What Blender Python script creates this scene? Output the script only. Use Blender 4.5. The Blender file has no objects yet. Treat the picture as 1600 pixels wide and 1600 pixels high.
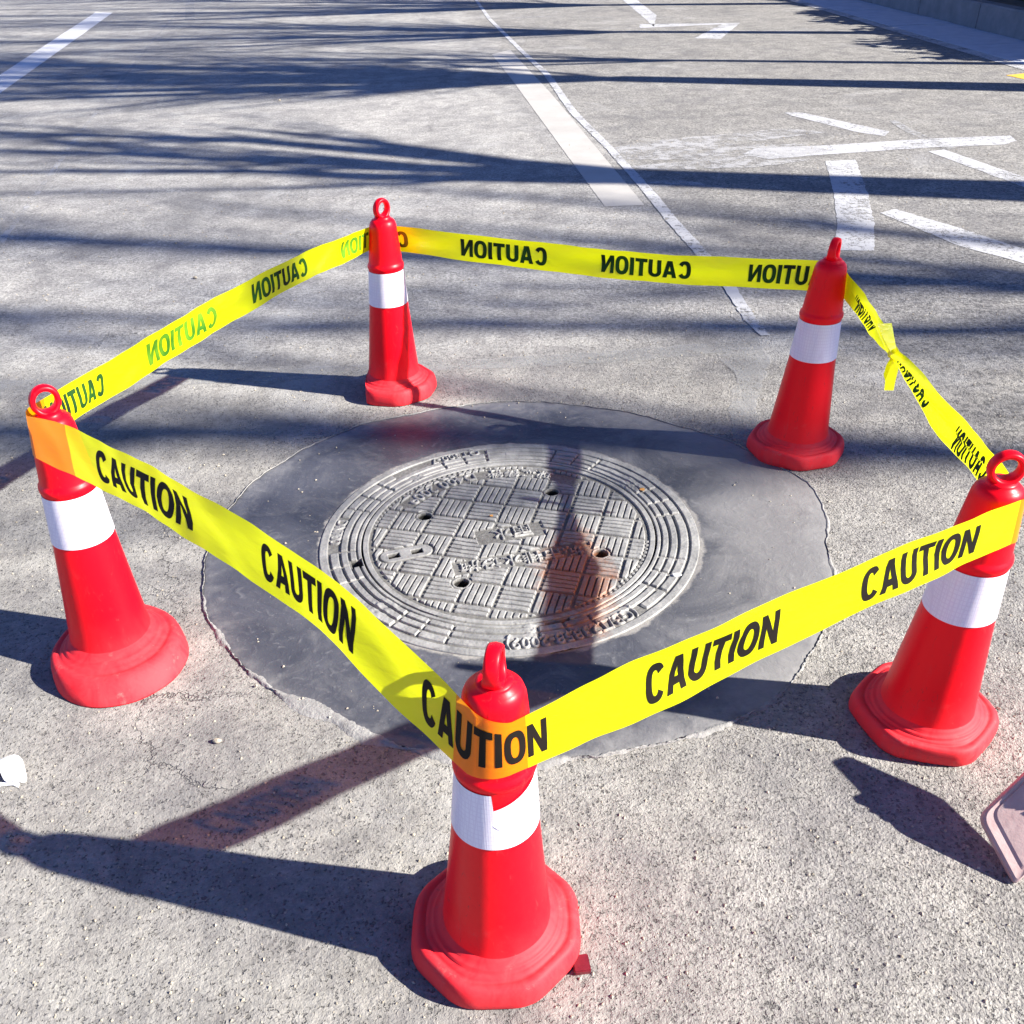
import bpy, bmesh, math, random
import numpy as np
from mathutils import Vector, Matrix
R = math.radians
sc = bpy.context.scene
col = sc.collection

# ------------------------------------------------------------------ camera
CF, CPPY, CH = 1451.07, 129.39, 1.5233
FW = np.array([0.0, 0.79832, -0.60223]); RT = np.array([0.99931, -0.0224, -0.02969]); UP = np.array([0.0372, 0.60182, 0.79777])
cd = bpy.data.cameras.new('camera'); cam = bpy.data.objects.new('camera', cd); col.objects.link(cam)
cd.sensor_fit = 'HORIZONTAL'; cd.sensor_width = 36.0
cd.lens = 36.0 * CF / 1600.0
cd.shift_y = CPPY / 1600.0
cd.clip_start = 0.02; cd.clip_end = 600
cam.matrix_world = Matrix(((RT[0], UP[0], -FW[0], 0), (RT[1], UP[1], -FW[1], 0), (RT[2], UP[2], -FW[2], CH), (0, 0, 0, 1)))
sc.camera = cam

# ------------------------------------------------------------------ light
SUN_EL, SUN_AZ = R(33.0), R(-15.0)            # direction towards the sun, measured from +X
sv = Vector((math.cos(SUN_EL) * math.cos(SUN_AZ), math.cos(SUN_EL) * math.sin(SUN_AZ), math.sin(SUN_EL)))
w = bpy.data.worlds.new('World'); sc.world = w; w.use_nodes = True
wn = w.node_tree.nodes; wl = w.node_tree.links
bg = wn['Background']
sky = wn.new('ShaderNodeTexSky'); sky.sky_type = 'NISHITA'; sky.sun_disc = False
sky.sun_elevation = SUN_EL; sky.sun_rotation = R(90) - SUN_AZ
sky.air_density = 0.8; sky.dust_density = 0.1; sky.ozone_density = 8.0
tint = wn.new('ShaderNodeMix'); tint.data_type = 'RGBA'; tint.blend_type = 'MULTIPLY'; tint.inputs[0].default_value = 1.0
wl.new(sky.outputs[0], tint.inputs[6]); tint.inputs[7].default_value = (1.10, 0.99, 1.22, 1)
wl.new(tint.outputs[2], bg.inputs[0]); bg.inputs[1].default_value = 0.051
sd = bpy.data.lights.new('sun', 'SUN'); sd.energy = 5.0; sd.angle = R(0.7); sd.color = (1.0, 0.95, 0.87)
so = bpy.data.objects.new('sun', sd); col.objects.link(so); so.rotation_euler = sv.to_track_quat('Z', 'Y').to_euler()
sc.view_settings.view_transform = 'Standard'; sc.view_settings.look = 'None'
sc.view_settings.exposure = 1.68; sc.view_settings.gamma = 1.0

# ------------------------------------------------------------------ helpers
def at(px, py, h=0.0):
    """ground (or height h) point seen at a place of the 1600-pixel source image"""
    d = FW + RT * (px - 800) / CF - UP * (py - CPPY - 800) / CF
    t = (h - CH) / d[2]
    return (float(d[0] * t), float(d[1] * t), h)

def tag(o, label=None, cat=None, group=None, kind=None):
    if label: o['label'] = label
    if cat: o['category'] = cat
    if group: o['group'] = group
    if kind: o['kind'] = kind
    return o

def link(name, me, mats=(), parent=None):
    o = bpy.data.objects.new(name, me); col.objects.link(o)
    for m in (mats if isinstance(mats, (list, tuple)) else [mats]): me.materials.append(m)
    if parent: o.parent = parent
    return o

def mesh(name, verts, faces, mats=(), parent=None, smooth=False, mi=None):
    me = bpy.data.meshes.new(name); me.from_pydata([tuple(map(float, v)) for v in verts], [], faces)
    if smooth: me.polygons.foreach_set('use_smooth', [True] * len(me.polygons))
    if mi is not None: me.polygons.foreach_set('material_index', mi)
    me.update()
    return link(name, me, mats, parent)

def empty(name, loc=(0, 0, 0)):
    o = bpy.data.objects.new(name, None); col.objects.link(o); o.location = loc; o.empty_display_size = 0.1
    return o

def grid_mesh(name, X, Y, Z, mats, parent=None, closed=False, smooth=True):
    """quad sheet from 2-D arrays, second index wraps when closed"""
    n, m = X.shape
    co = np.stack([X, Y, Z], -1).reshape(-1, 3)
    i = np.arange(n - 1)[:, None]; j = np.arange(m if closed else m - 1)[None, :]
    j2 = (j + 1) % m
    q = np.stack([i * m + j, (i + 1) * m + j, (i + 1) * m + j2, i * m + j2], -1).reshape(-1, 4)
    me = bpy.data.meshes.new(name)
    me.vertices.add(len(co)); me.vertices.foreach_set('co', co.ravel().astype(np.float32))
    me.loops.add(q.size); me.loops.foreach_set('vertex_index', q.ravel().astype(np.int32))
    me.polygons.add(len(q)); me.polygons.foreach_set('loop_start', np.arange(0, q.size, 4, dtype=np.int32))
    me.polygons.foreach_set('use_smooth', np.full(len(q), smooth))
    me.update(calc_edges=True); me.validate()
    return link(name, me, mats, parent)

# node helper ---------------------------------------------------------
class NT:
    def __init__(s, name):
        s.m = bpy.data.materials.new(name); s.m.use_nodes = True
        s.t = s.m.node_tree; s.n = s.t.nodes; s.l = s.t.links
        s.b = s.n['Principled BSDF']; s.out = s.n['Material Output']
        s.tc = s.n.new('ShaderNodeTexCoord')
    def con(s, v, sock):
        if isinstance(v, bpy.types.NodeSocket): s.l.new(v, sock)
        elif v is not None: sock.default_value = v
    def coord(s, scale=(1, 1, 1), kind='Object', rot=(0, 0, 0), loc=(0, 0, 0)):
        mp = s.n.new('ShaderNodeMapping'); s.l.new(s.tc.outputs[kind], mp.inputs[0])
        mp.inputs['Scale'].default_value = scale; mp.inputs['Rotation'].default_value = rot; mp.inputs['Location'].default_value = loc
        return mp.outputs[0]
    def noise(s, scale, detail=3, rough=0.55, vec=None, dist=0.0, out=0):
        n = s.n.new('ShaderNodeTexNoise'); s.l.new(vec if vec is not None else s.tc.outputs['Object'], n.inputs['Vector'])
        n.inputs['Scale'].default_value = scale; n.inputs['Detail'].default_value = detail; n.inputs['Roughness'].default_value = rough
        n.inputs['Distortion'].default_value = dist
        return n.outputs[out]
    def voro(s, scale, vec=None, feature='F1', out='Distance', rnd=1.0):
        n = s.n.new('ShaderNodeTexVoronoi'); n.feature = feature; s.l.new(vec if vec is not None else s.tc.outputs['Object'], n.inputs['Vector'])
        n.inputs['Scale'].default_value = scale; n.inputs['Randomness'].default_value = rnd
        return n.outputs[out]
    def ramp(s, fac, a, b, c0=(0, 0, 0, 1), c1=(1, 1, 1, 1), interp='LINEAR'):
        n = s.n.new('ShaderNodeValToRGB'); s.l.new(fac, n.inputs[0]); n.color_ramp.interpolation = interp
        e = n.color_ramp.elements; e[0].position = a; e[0].color = c0; e[1].position = b; e[1].color = c1
        return n.outputs[0]
    def mix(s, f, a, b, mode='MIX'):
        n = s.n.new('ShaderNodeMix'); n.data_type = 'RGBA'; n.blend_type = mode
        s.con(f, n.inputs[0]); s.con(a, n.inputs[6]); s.con(b, n.inputs[7])
        return n.outputs[2]
    def math(s, op, a, b=None, clamp=False):
        n = s.n.new('ShaderNodeMath'); n.operation = op; n.use_clamp = clamp
        s.con(a, n.inputs[0]); s.con(b, n.inputs[1]) if b is not None else None
        return n.outputs[0]
    def xyz(s):
        n = s.n.new('ShaderNodeSeparateXYZ'); s.l.new(s.tc.outputs['Object'], n.inputs[0]); return n.outputs
    def bump(s, h, strength=0.5, dist=0.002, normal=None):
        n = s.n.new('ShaderNodeBump'); s.con(h, n.inputs['Height']); n.inputs['Strength'].default_value = strength; n.inputs['Distance'].default_value = dist
        if normal is not None: s.l.new(normal, n.inputs['Normal'])
        return n.outputs[0]
    def smooth(s, v, a, b):
        n = s.n.new('ShaderNodeMapRange'); n.interpolation_type = 'SMOOTHSTEP'; s.con(v, n.inputs[0])
        n.inputs[1].default_value = a; n.inputs[2].default_value = b
        return n.outputs[0]
    def set(s, **k):
        names = dict(color='Base Color', rough='Roughness', metal='Metallic', spec='Specular IOR Level', normal='Normal', alpha='Alpha', coat='Coat Weight', coat_rough='Coat Roughness', sheen='Sheen Weight')
        for a, v in k.items(): s.con(v, s.b.inputs[names[a]])
        return s.m
C = lambda r, g, b: (r, g, b, 1)

# ------------------------------------------------------------------ materials
def mat_road():
    t = NT('asphalt')
    X, Y, Z = t.xyz()
    wob = t.noise(1.3, 3)
    # smooth worn lane (left) / coarse open lane (right of the stripe): boundary runs from (0.9,5.9) to (0,12.7)
    lim = t.math('ADD', X, t.math('MULTIPLY', t.math('SUBTRACT', Y, 5.9), 0.13))
    lim = t.math('ADD', lim, t.math('MULTIPLY', t.math('SUBTRACT', wob, .5), .5))
    right = t.smooth(lim, .85, 1.35)
    yb = t.math('ADD', Y, t.math('MULTIPLY', t.math('SUBTRACT', t.noise(2.0, 4), .5), .5))
    near = t.math('SUBTRACT', 1.0, t.smooth(yb, 3.3, 4.1))
    big = t.noise(0.55, 5, .62)
    med = t.noise(5.0, 5, .65)
    st = t.coord((1, .25, 1))
    streak = t.noise(1.6, 5, .6, vec=st)
    wv = t.n.new('ShaderNodeVectorMath'); wv.operation = 'ADD'
    sc_ = t.n.new('ShaderNodeVectorMath'); sc_.operation = 'SCALE'; t.l.new(t.noise(120, 2, .6, out=1), sc_.inputs[0]); sc_.inputs['Scale'].default_value = .014
    t.l.new(t.tc.outputs['Object'], wv.inputs[0]); t.l.new(sc_.outputs[0], wv.inputs[1]); W_ = wv.outputs[0]
    agg = t.voro(150, vec=W_); aggc = agg.node.outputs['Color']
    asp = t.mix(t.ramp(streak, .35, .68), C(.20, .20, .203), C(.50, .49, .465))
    asp = t.mix(right, asp, t.mix(t.ramp(med, .35, .65), C(.085, .083, .080), C(.34, .325, .295)))
    con = t.mix(t.ramp(med, .33, .68), C(.145, .138, .127), C(.300, .283, .253))
    base = t.mix(near, asp, con)
    base = t.mix(t.math('MULTIPLY', t.ramp(big, .40, .62), .45), base, C(.40, .39, .37))
    g = t.n.new('ShaderNodeSeparateColor'); t.l.new(aggc, g.inputs[0])
    crs = t.smooth(t.math('ADD', X, t.math('MULTIPLY', t.noise(1.1, 3), 1.2)), .3, 1.6)
    crs = t.math('MAXIMUM', crs, right)
    base = t.mix(t.math('ADD', .13, t.math('MULTIPLY', crs, .16)), base, t.mix(g.outputs[0], C(.09, .087, .083), C(.50, .473, .42)), 'MIX')
    big_pit = t.math('SUBTRACT', 1.0, t.smooth(t.noise(30, 5, .8), .43, .50))
    def dots(scale, lo, hi):
        d = t.voro(scale, vec=W_); cc = t.n.new('ShaderNodeSeparateColor'); t.l.new(d.node.outputs['Color'], cc.inputs[0])
        sel = t.math('SUBTRACT', 1.0, t.smooth(t.math('SUBTRACT', cc.outputs[1], t.math('MULTIPLY', crs, hi - lo)), lo, lo + .04))
        return t.math('MULTIPLY', sel, t.math('SUBTRACT', 1.0, t.smooth(d, .30, .55)))
    dA = dots(200, .14, .23); dB = dots(115, .035, .09)
    pits = t.math('MAXIMUM', dA, dB)
    base = t.mix(t.math('MULTIPLY', pits, .8), base, C(.05, .047, .045))
    cv = t.n.new('ShaderNodeVectorMath'); cv.operation = 'ADD'; cs_ = t.n.new('ShaderNodeVectorMath'); cs_.operation = 'SCALE'
    t.l.new(t.noise(5, 5, .7, out=1), cs_.inputs[0]); cs_.inputs['Scale'].default_value = .30
    t.l.new(t.tc.outputs['Object'], cv.inputs[0]); t.l.new(cs_.outputs[0], cv.inputs[1])
    ck = t.math('SUBTRACT', 1.0, t.smooth(t.voro(.9, vec=cv.outputs[0], feature='DISTANCE_TO_EDGE'), .0008, .0042))
    ck = t.math('MULTIPLY', ck, t.ramp(t.noise(1.6, 3), .50, .60))
    base = t.mix(t.math('MULTIPLY', ck, .75), base, C(.04, .038, .036))
    base = t.mix(t.math('MULTIPLY', big_pit, t.math('ADD', .14, t.math('MULTIPLY', right, .8))), base, C(.045, .044, .043))
    mg = t.ramp(t.noise(55, 4, .8), .42, .58)
    base = t.mix(t.math('ADD', .12, t.math('MULTIPLY', t.math('SUBTRACT', 1.0, near), .26)), base, t.mix(mg, C(.05, .048, .046), C(.58, .56, .53)))
    blot = t.ramp(t.noise(7, 6, .75, dist=.5), .36, .60, C(.70, .69, .70), C(1.12, 1.12, 1.10))
    base = t.mix(1.0, base, blot, 'MULTIPLY')
    trk = t.ramp(t.noise(1.1, 5, .7, vec=t.coord((1, .3, 1), loc=(3, 1, 0)), dist=.8), .54, .70)
    base = t.mix(t.math('MULTIPLY', trk, .45), base, C(.10, .098, .102))
    base = t.mix(.22, base, t.mix(t.noise(330, 2, .7), C(.05, .05, .05), C(.46, .445, .41)), 'MIX')
    stain = t.ramp(t.noise(2.4, 5, .62, dist=.4), .50, .72)
    base = t.mix(t.math('MULTIPLY', stain, .55), base, C(.115, .112, .118))
    fil = t.ramp(t.noise(.9, 6, .7, dist=1.2), .56, .66)
    base = t.mix(t.math('MULTIPLY', fil, .3), base, C(.45, .445, .43))
    h = t.math('MULTIPLY', agg, t.math('ADD', -.35, t.math('MULTIPLY', crs, -.45)))
    h = t.math('ADD', h, t.math('MULTIPLY', t.math('MAXIMUM', pits, ck), -1.3))
    h = t.math('ADD', h, t.math('MULTIPLY', t.noise(40, 5, .8), 1.3))
    n1 = t.bump(h, 1.0, .0034)
    n2 = t.bump(t.noise(12, 5, .6), .4, .010, n1)
    t.set(color=base, rough=.88, spec=.2, normal=n2)
    return t.m

def mat_patch():
    t = NT('smooth_cement')
    X, Y, Z = t.xyz()
    med = t.noise(3.0, 5, .6, dist=.8); fine = t.noise(28, 4, .6, dist=1.0)
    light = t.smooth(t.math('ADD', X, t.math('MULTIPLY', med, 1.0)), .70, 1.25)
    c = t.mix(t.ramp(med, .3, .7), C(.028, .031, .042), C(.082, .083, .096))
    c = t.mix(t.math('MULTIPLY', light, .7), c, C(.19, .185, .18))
    c = t.mix(t.math('MULTIPLY', t.ramp(fine, .58, .8), .4), c, C(.25, .25, .25))
    c = t.mix(t.math('MULTIPLY', t.ramp(t.noise(7, 6, .72, dist=1.5), .5, .7), .35), c, C(.19, .185, .18))
    # cement slurry at the outer and the inner rim
    rr = t.n.new('ShaderNodeVectorMath'); rr.operation = 'LENGTH'
    mp = t.coord(loc=(0.0, -2.312, 0)); t.l.new(mp, rr.inputs[0])
    rad = t.math('ADD', rr.outputs['Value'], t.math('MULTIPLY', t.math('SUBTRACT', t.noise(9, 5, .7), .5), .07))
    inner = t.math('SUBTRACT', 1.0, t.smooth(rad, .560, .572))
    c = t.mix(t.math('MULTIPLY', inner, .85), c, C(.27, .255, .235))
    outer = t.math('MULTIPLY', t.smooth(rad, .80, .93), t.ramp(t.noise(14, 5, .75), .3, .62))
    c = t.mix(t.math('MULTIPLY', outer, .85), c, C(.21, .205, .20))
    spk = t.ramp(t.voro(60), .0, .16, C(1, 1, 1), C(0, 0, 0))
    c = t.mix(t.math('MULTIPLY', spk, .25), c, C(.3, .3, .3))
    n = t.bump(t.math('ADD', t.math('MULTIPLY', med, 1.4), t.math('MULTIPLY', fine, .35)), .5, .012)
    n = t.bump(t.noise(260, 3, .6), .35, .0012, n)
    t.set(color=c, rough=t.math('ADD', .42, t.math('MULTIPLY', fine, .2)), spec=.5, normal=n)
    return t.m

def mat_slurry():
    t = NT('cement_slurry')
    f = t.noise(22, 5, .7)
    c = t.mix(t.ramp(f, .3, .7), C(.16, .157, .152), C(.31, .30, .285))
    t.set(color=c, rough=.85, normal=t.bump(t.noise(90, 4, .7), .8, .006))
    return t.m

def mat_paint(name, c0, wear=(.36, .44), scale=28, amount=1.0):
    """worn road paint; worn places let the asphalt below show"""
    t = NT(name)
    n = t.noise(scale, 6, .7); n2 = t.noise(150, 3, .7); n3 = t.noise(3, 4, .6)
    v = t.math('ADD', t.math('MULTIPLY', n, .6), t.math('MULTIPLY', n2, .4))
    v = t.math('ADD', v, t.math('MULTIPLY', t.math('SUBTRACT', n3, .5), .35))
    a = t.math('MULTIPLY', t.smooth(v, *wear), amount)
    c = t.mix(t.ramp(n3, .3, .7), C(*[x * .8 for x in c0]), C(*c0))
    t.set(color=c, rough=.65, alpha=a, normal=t.bump(n2, .5, .002))
    return t.m

def mat_iron():
    t = NT('dusty_cast_iron')
    X, Y, Z = t.xyz()
    n = t.noise(16, 6, .7); n2 = t.noise(120, 3, .7)
    low = t.math('SUBTRACT', 1.0, t.smooth(Z, .001, .0055))  # grooves between the bars: shade and dirt painted into the colour
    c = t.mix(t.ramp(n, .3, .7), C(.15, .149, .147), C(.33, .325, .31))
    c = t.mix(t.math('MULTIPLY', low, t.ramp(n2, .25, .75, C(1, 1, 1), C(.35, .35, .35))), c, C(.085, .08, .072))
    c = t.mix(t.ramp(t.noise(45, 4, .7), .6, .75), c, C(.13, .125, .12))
    deep = t.math('SUBTRACT', 1.0, t.smooth(Z, -.009, -.001))  # holes and slots coloured near black, their shade painted in
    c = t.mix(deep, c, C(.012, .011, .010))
    # rust blown over the lid's near right part
    mp = t.coord(loc=(-.185, .245, 0)); mp2 = t.n.new('ShaderNodeMapping'); t.l.new(mp, mp2.inputs[0]); mp2.inputs['Scale'].default_value = (9, 3.6, 1)
    ln = t.n.new('ShaderNodeVectorMath'); ln.operation = 'LENGTH'; t.l.new(mp2.outputs[0], ln.inputs[0])
    rv = t.math('ADD', ln.outputs['Value'], t.math('MULTIPLY', t.math('SUBTRACT', t.noise(22, 5, .75), .5), 1.6))
    rust = t.math('SUBTRACT', 1.0, t.smooth(rv, .5, 1.15))
    c = t.mix(t.math('MULTIPLY', rust, t.ramp(n2, .3, .6, C(.35, .35, .35), C(.85, .85, .85))), c, t.mix(n, C(.36, .13, .045), C(.15, .06, .035)))
    spot = t.ramp(t.noise(9, 5, .7), .70, .76)
    c = t.mix(t.math('MULTIPLY', spot, .5), c, C(.35, .16, .06))
    t.set(color=c, rough=.62, spec=.45, metal=.15, normal=t.bump(n2, .5, .0015))
    return t.m

def mat_plastic(name, colr, dust, dust_h=(.03, .30), amt=.55, rough=.33):
    t = NT(name)
    X, Y, Z = t.xyz()
    n = t.noise(9, 5, .65); s = t.noise(26, 5, .7, vec=t.coord((1, 1, .25)), dist=.7)
    k = t.math('SUBTRACT', 1.0, t.smooth(t.math('ADD', Z, t.math('MULTIPLY', t.math('SUBTRACT', n, .5), .10)), *dust_h))
    k = t.math('MULTIPLY', k, t.math('ADD', .35, t.math('MULTIPLY', t.ramp(s, .3, .7), .65)))
    scr = t.ramp(s, .62, .78)
    c = t.mix(t.math('MULTIPLY', k, amt), C(*colr), C(*dust))
    c = t.mix(t.math('MULTIPLY', scr, .16), c, C(.45, .10, .09))
    sc2 = t.ramp(t.noise(60, 6, .8, vec=t.coord((1, 1, .35), rot=(.3, .2, 0)), dist=1.5), .60, .68)
    c = t.mix(t.math('MULTIPLY', sc2, .5), c, C(.16, .04, .04))
    tm = t.ramp(t.noise(7, 6, .75, vec=t.coord((1, 1, 2.2)), dist=.8), .60, .70)
    c = t.mix(t.math('MULTIPLY', t.math('MULTIPLY', tm, k), .45), c, C(.10, .05, .05))
    sp = t.ramp(t.noise(14, 6, .8), .60, .70)
    c = t.mix(t.math('MULTIPLY', t.math('MULTIPLY', sp, k), .5), c, C(.36, .22, .19))
    t.set(color=c, rough=t.math('ADD', rough, t.math('MULTIPLY', k, .3)), spec=.22, normal=t.bump(t.noise(35, 4, .6), .12, .004))
    t.b.inputs['Subsurface Weight'].default_value = .0
    return t.m

def mat_band():
    t = NT('reflective_sheeting')
    v = t.voro(260, vec=t.coord((1, 1, 1.0)), rnd=.15)
    b = t.voro(170, vec=t.coord((1, 1, .6)), feature='DISTANCE_TO_EDGE', rnd=.1)
    c = t.mix(t.ramp(b, .0, .16), C(.72, .66, .74), C(.80, .76, .82))
    c = t.mix(t.math('MULTIPLY', t.ramp(t.noise(30, 5, .7), .55, .75), .3), c, C(.62, .58, .56))
    t.set(color=c, rough=.32, spec=.5, normal=t.bump(v, .25, .001))
    return t.m

def mat_film(name='yellow_film', dc=(.90, .96, .0015), fr_t=.125):
    t = NT(name)
    n = t.noise(14, 4, .6, vec=t.coord((1, 1, 3)), dist=.6)
    nb = t.bump(n, .25, .006)
    d = t.n.new('ShaderNodeBsdfDiffuse'); d.inputs[0].default_value = C(*dc); t.l.new(nb, d.inputs['Normal'])
    tr = t.n.new('ShaderNodeBsdfTranslucent'); tr.inputs[0].default_value = C(*dc); t.l.new(nb, tr.inputs['Normal'])
    tp = t.n.new('ShaderNodeBsdfTransparent'); tp.inputs[0].default_value = C(1.0, .36, .03)
    gl = t.n.new('ShaderNodeBsdfGlossy'); gl.inputs[0].default_value = C(1, 1, 1); gl.inputs['Roughness'].default_value = .28; t.l.new(nb, gl.inputs['Normal'])
    m1 = t.n.new('ShaderNodeMixShader'); m1.inputs[0].default_value = .48; t.l.new(d.outputs[0], m1.inputs[1]); t.l.new(tr.outputs[0], m1.inputs[2])
    m2 = t.n.new('ShaderNodeMixShader'); m2.inputs[0].default_value = fr_t; t.l.new(m1.outputs[0], m2.inputs[1]); t.l.new(tp.outputs[0], m2.inputs[2])
    lw = t.n.new('ShaderNodeLayerWeight'); lw.inputs[0].default_value = .5; fr_ = t.math('ADD', .035, t.math('MULTIPLY', t.math('POWER', lw.outputs['Facing'], 5.0), .4))
    m3 = t.n.new('ShaderNodeMixShader'); t.l.new(fr_, m3.inputs[0]); t.l.new(m2.outputs[0], m3.inputs[1]); t.l.new(gl.outputs[0], m3.inputs[2])
    t.l.new(m3.outputs[0], t.out.inputs['Surface']); t.n.remove(t.b)
    return t.m

def mat_ink(name, c0, c1):
    t = NT(name)
    t.set(color=t.mix(t.ramp(t.noise(11, 3, .5), .35, .62), C(*c0), C(*c1)), rough=.6, spec=.12)
    return t.m

def mat_simple(name, c0, c1, scale=8, rough=.8, bump=.4, bd=.004, bs=60):
    t = NT(name)
    t.set(color=t.mix(t.ramp(t.noise(scale, 5, .65), .3, .7), C(*c0), C(*c1)), rough=rough, normal=t.bump(t.noise(bs, 4, .65), bump, bd))
    return t.m

M = dict(
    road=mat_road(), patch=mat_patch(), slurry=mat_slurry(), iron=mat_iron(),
    white=mat_paint('worn_white_paint', (.44, .44, .445), (.375, .495)),
    bright=mat_paint('white_paint', (.60, .60, .61), (.28, .36)),
    cream=mat_paint('worn_cream_tape', (.42, .40, .365), (.16, .22)),
    faint=mat_paint('faded_white_paint', (.40, .40, .40), (.44, .56), 16, .7),
    smear=mat_paint('smeared_white_paint', (.46, .455, .45), (.44, .56), 9, .7),
    joint=mat_paint('joint_mortar', (.36, .36, .35), (.38, .54), 14, .38),
    yellow=mat_paint('yellow_kerb_paint', (.75, .42, .05), (.3, .4), 20, 1.0),
    red=mat_plastic('red_plastic', (.92, .0005, .010), (.60, .07, .075), (.05, .17), .30, .38),
    base=mat_plastic('dusty_red_plastic', (.86, .001, .012), (.52, .09, .095), (.0, .30), .50, .45),
    band=mat_band(), film=mat_film(), filmred=mat_film('yellow_film_over_red', (1.0, .40, .001), .20),
    ink=mat_ink('black_print', (.008, .007, .006), (.014, .010, .008)),
    inkback=mat_ink('print_seen_through_film', (.008, .022, .010), (.02, .09, .012)),
    inkpale=mat_ink('sunlit_print_seen_through_film', (.03, .13, .01), (.14, .30, .012)),  # paler green: sunlight on and through the film put into the print colour
    bark=mat_simple('bark', (.16, .13, .10), (.28, .24, .20), 6),
    leaf=mat_simple('hedge_leaf', (.03, .06, .02), (.07, .12, .03), 5),
    slab=mat_simple('concrete_slab', (.38, .41, .46), (.50, .53, .58), 5, .8),
    kerb=mat_simple('kerb_concrete', (.14, .145, .15), (.22, .22, .225), 4, .85, .5),
    soil=mat_simple('soil', (.09, .07, .05), (.16, .13, .10), 9, .95, .9, .02, 30),
    faded=mat_simple('faded_pink_plastic', (.33, .20, .19), (.48, .37, .34), 11, .6, .3),
    paper=mat_simple('white_paper', (.78, .77, .75), (.86, .85, .84), 20, .7, .2),
    maroon=mat_simple('dark_red_plastic', (.10, .006, .012), (.16, .012, .02), 40, .4, .2),
    stone=mat_simple('pebble_stone', (.20, .17, .12), (.45, .40, .32), 60, .8),
    dryleaf=mat_simple('dry_leaf', (.40, .17, .04), (.60, .30, .07), 60, .7),
)

# ------------------------------------------------------------------ ground
def road():
    # fine cells near the camera, growing outwards to the horizon
    def ax(lo, hi, c):
        a = [c]; s = .25
        while a[-1] < hi: a.append(a[-1] + s); s *= 1.12
        b = [c]; s = .25
        while b[-1] > lo: b.append(b[-1] - s); s *= 1.12
        return np.array(sorted(set([min(max(v, lo), hi) for v in a + b])))
    Q = .7
    x = np.array(sorted([v for v in ax(-200, 5.33, 0) if abs(v - MH[0]) > Q + .02] + [MH[0] - Q, MH[0] + Q]))
    y = np.array(sorted([v for v in ax(-60, 320, 2) if abs(v - MH[1]) > Q + .02] + [MH[1] - Q, MH[1] + Q]))
    V, F = [], []
    for a in x:
        for b in y: V.append((a, b, 0))
    ny = len(y)
    for i in range(len(x) - 1):
        for j in range(ny - 1):
            if abs((x[i] + x[i + 1]) / 2 - MH[0]) < Q and abs((y[j] + y[j + 1]) / 2 - MH[1]) < Q: continue
            F.append((i * ny + j, (i + 1) * ny + j, (i + 1) * ny + j + 1, i * ny + j + 1))
    b0 = len(V); n = 96
    for k in range(n):
        t = 2 * math.pi * (k + .5 * 0) / n; c, s_ = math.cos(t), math.sin(t); m = max(abs(c), abs(s_))
        V += [(MH[0] + .556 * c, MH[1] + .556 * s_, 0), (MH[0] + Q * c / m, MH[1] + Q * s_ / m, 0)]
    for k in range(n): F.append((b0 + 2 * k, b0 + 2 * k + 1, b0 + 2 * ((k + 1) % n) + 1, b0 + 2 * ((k + 1) % n)))
    o = mesh('road', V, F, M['road']); tag(o, kind='structure')
MH = (-.003, 2.312)          # manhole centre
road()

def sheet(name, pts, m, z=.003, smooth=0, jag=0, seed=1):
    z = z * .5 + .0005; jag *= .45
    rnd = random.Random(seed)
    P = [Vector(p[:2]) for p in pts]
    if jag:
        Q = []
        for i, a in enumerate(P):
            b = P[(i + 1) % len(P)]; L = (b - a).length; k = max(1, int(L / .04)); nrm = Vector((b.y - a.y, a.x - b.x)).normalized()
            for j in range(k): Q.append(a.lerp(b, j / k) + nrm * rnd.uniform(-jag, jag))
        P = Q
    me = bpy.data.meshes.new(name)
    bm = bmesh.new(); vs = [bm.verts.new((p.x, p.y, z)) for p in P]; f = bm.faces.new(vs)
    if f.normal.z < 0: f.normal_flip()
    bmesh.ops.triangulate(bm, faces=[f]); bm.normal_update()
    for f in bm.faces:
        if f.normal.z < 0: f.normal_flip()
    bm.to_mesh(me); bm.free()
    return tag(link(name, me, m), kind='structure')

def px_sheet(name, pts, m, z=.003, jag=.006, seed=1):
    return sheet(name, [at(*p) for p in pts], m, z, jag=jag, seed=seed)

def line_sheet(name, pts, width, m, z=.003, jag=.004, seed=1):
    P = [Vector(at(*p)[:2]) for p in pts]
    Lf, Rt = [], []
    for i, p in enumerate(P):
        d = (P[min(i + 1, len(P) - 1)] - P[max(i - 1, 0)]).normalized(); n = Vector((-d.y, d.x))
        wd = width[i] if isinstance(width, (list, tuple)) else width
        Lf.append(p + n * wd / 2); Rt.append(p - n * wd / 2)
    return sheet(name, [(*p,) for p in Lf + Rt[::-1]], m, z, jag=jag, seed=seed)

px_sheet('lane_marking', [(768, 85), (797, 78), (860, 145), (935, 235), (1007, 321), (945, 323), (880, 235), (800, 125)], M['cream'], .003, .003, 2)
line_sheet('lane_marking', [(738, -8), (765, 30), (810, 75), (855, 117), (895, 175), (955, 235), (1010, 296), (1050, 345), (1095, 395), (1140, 450), (1172, 500), (1196, 525)],
           [.05, .06, .06, .07, .07, .06, .07, .07, .07, .06, .055, .04], M['white'], .0065, .008, 3)
px_sheet('lane_marking', [(150, 19), (176, 20), (0, 146), (-60, 192), (-60, 168), (0, 117)], M['bright'], .003, .006, 4)
line_sheet('lane_marking', [(305, -6), (275, 22), (230, 75), (120, 215), (60, 300), (0, 380)], .04, M['smear'], .003, .01, 5)
line_sheet('lane_marking', [(297, -8), (297, 32)], .16, M['faint'], .006, .01, 6)
line_sheet('lane_marking', [(768, 30), (850, 26), (960, 28)], .07, M['faint'], .003, .01, 7)
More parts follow.
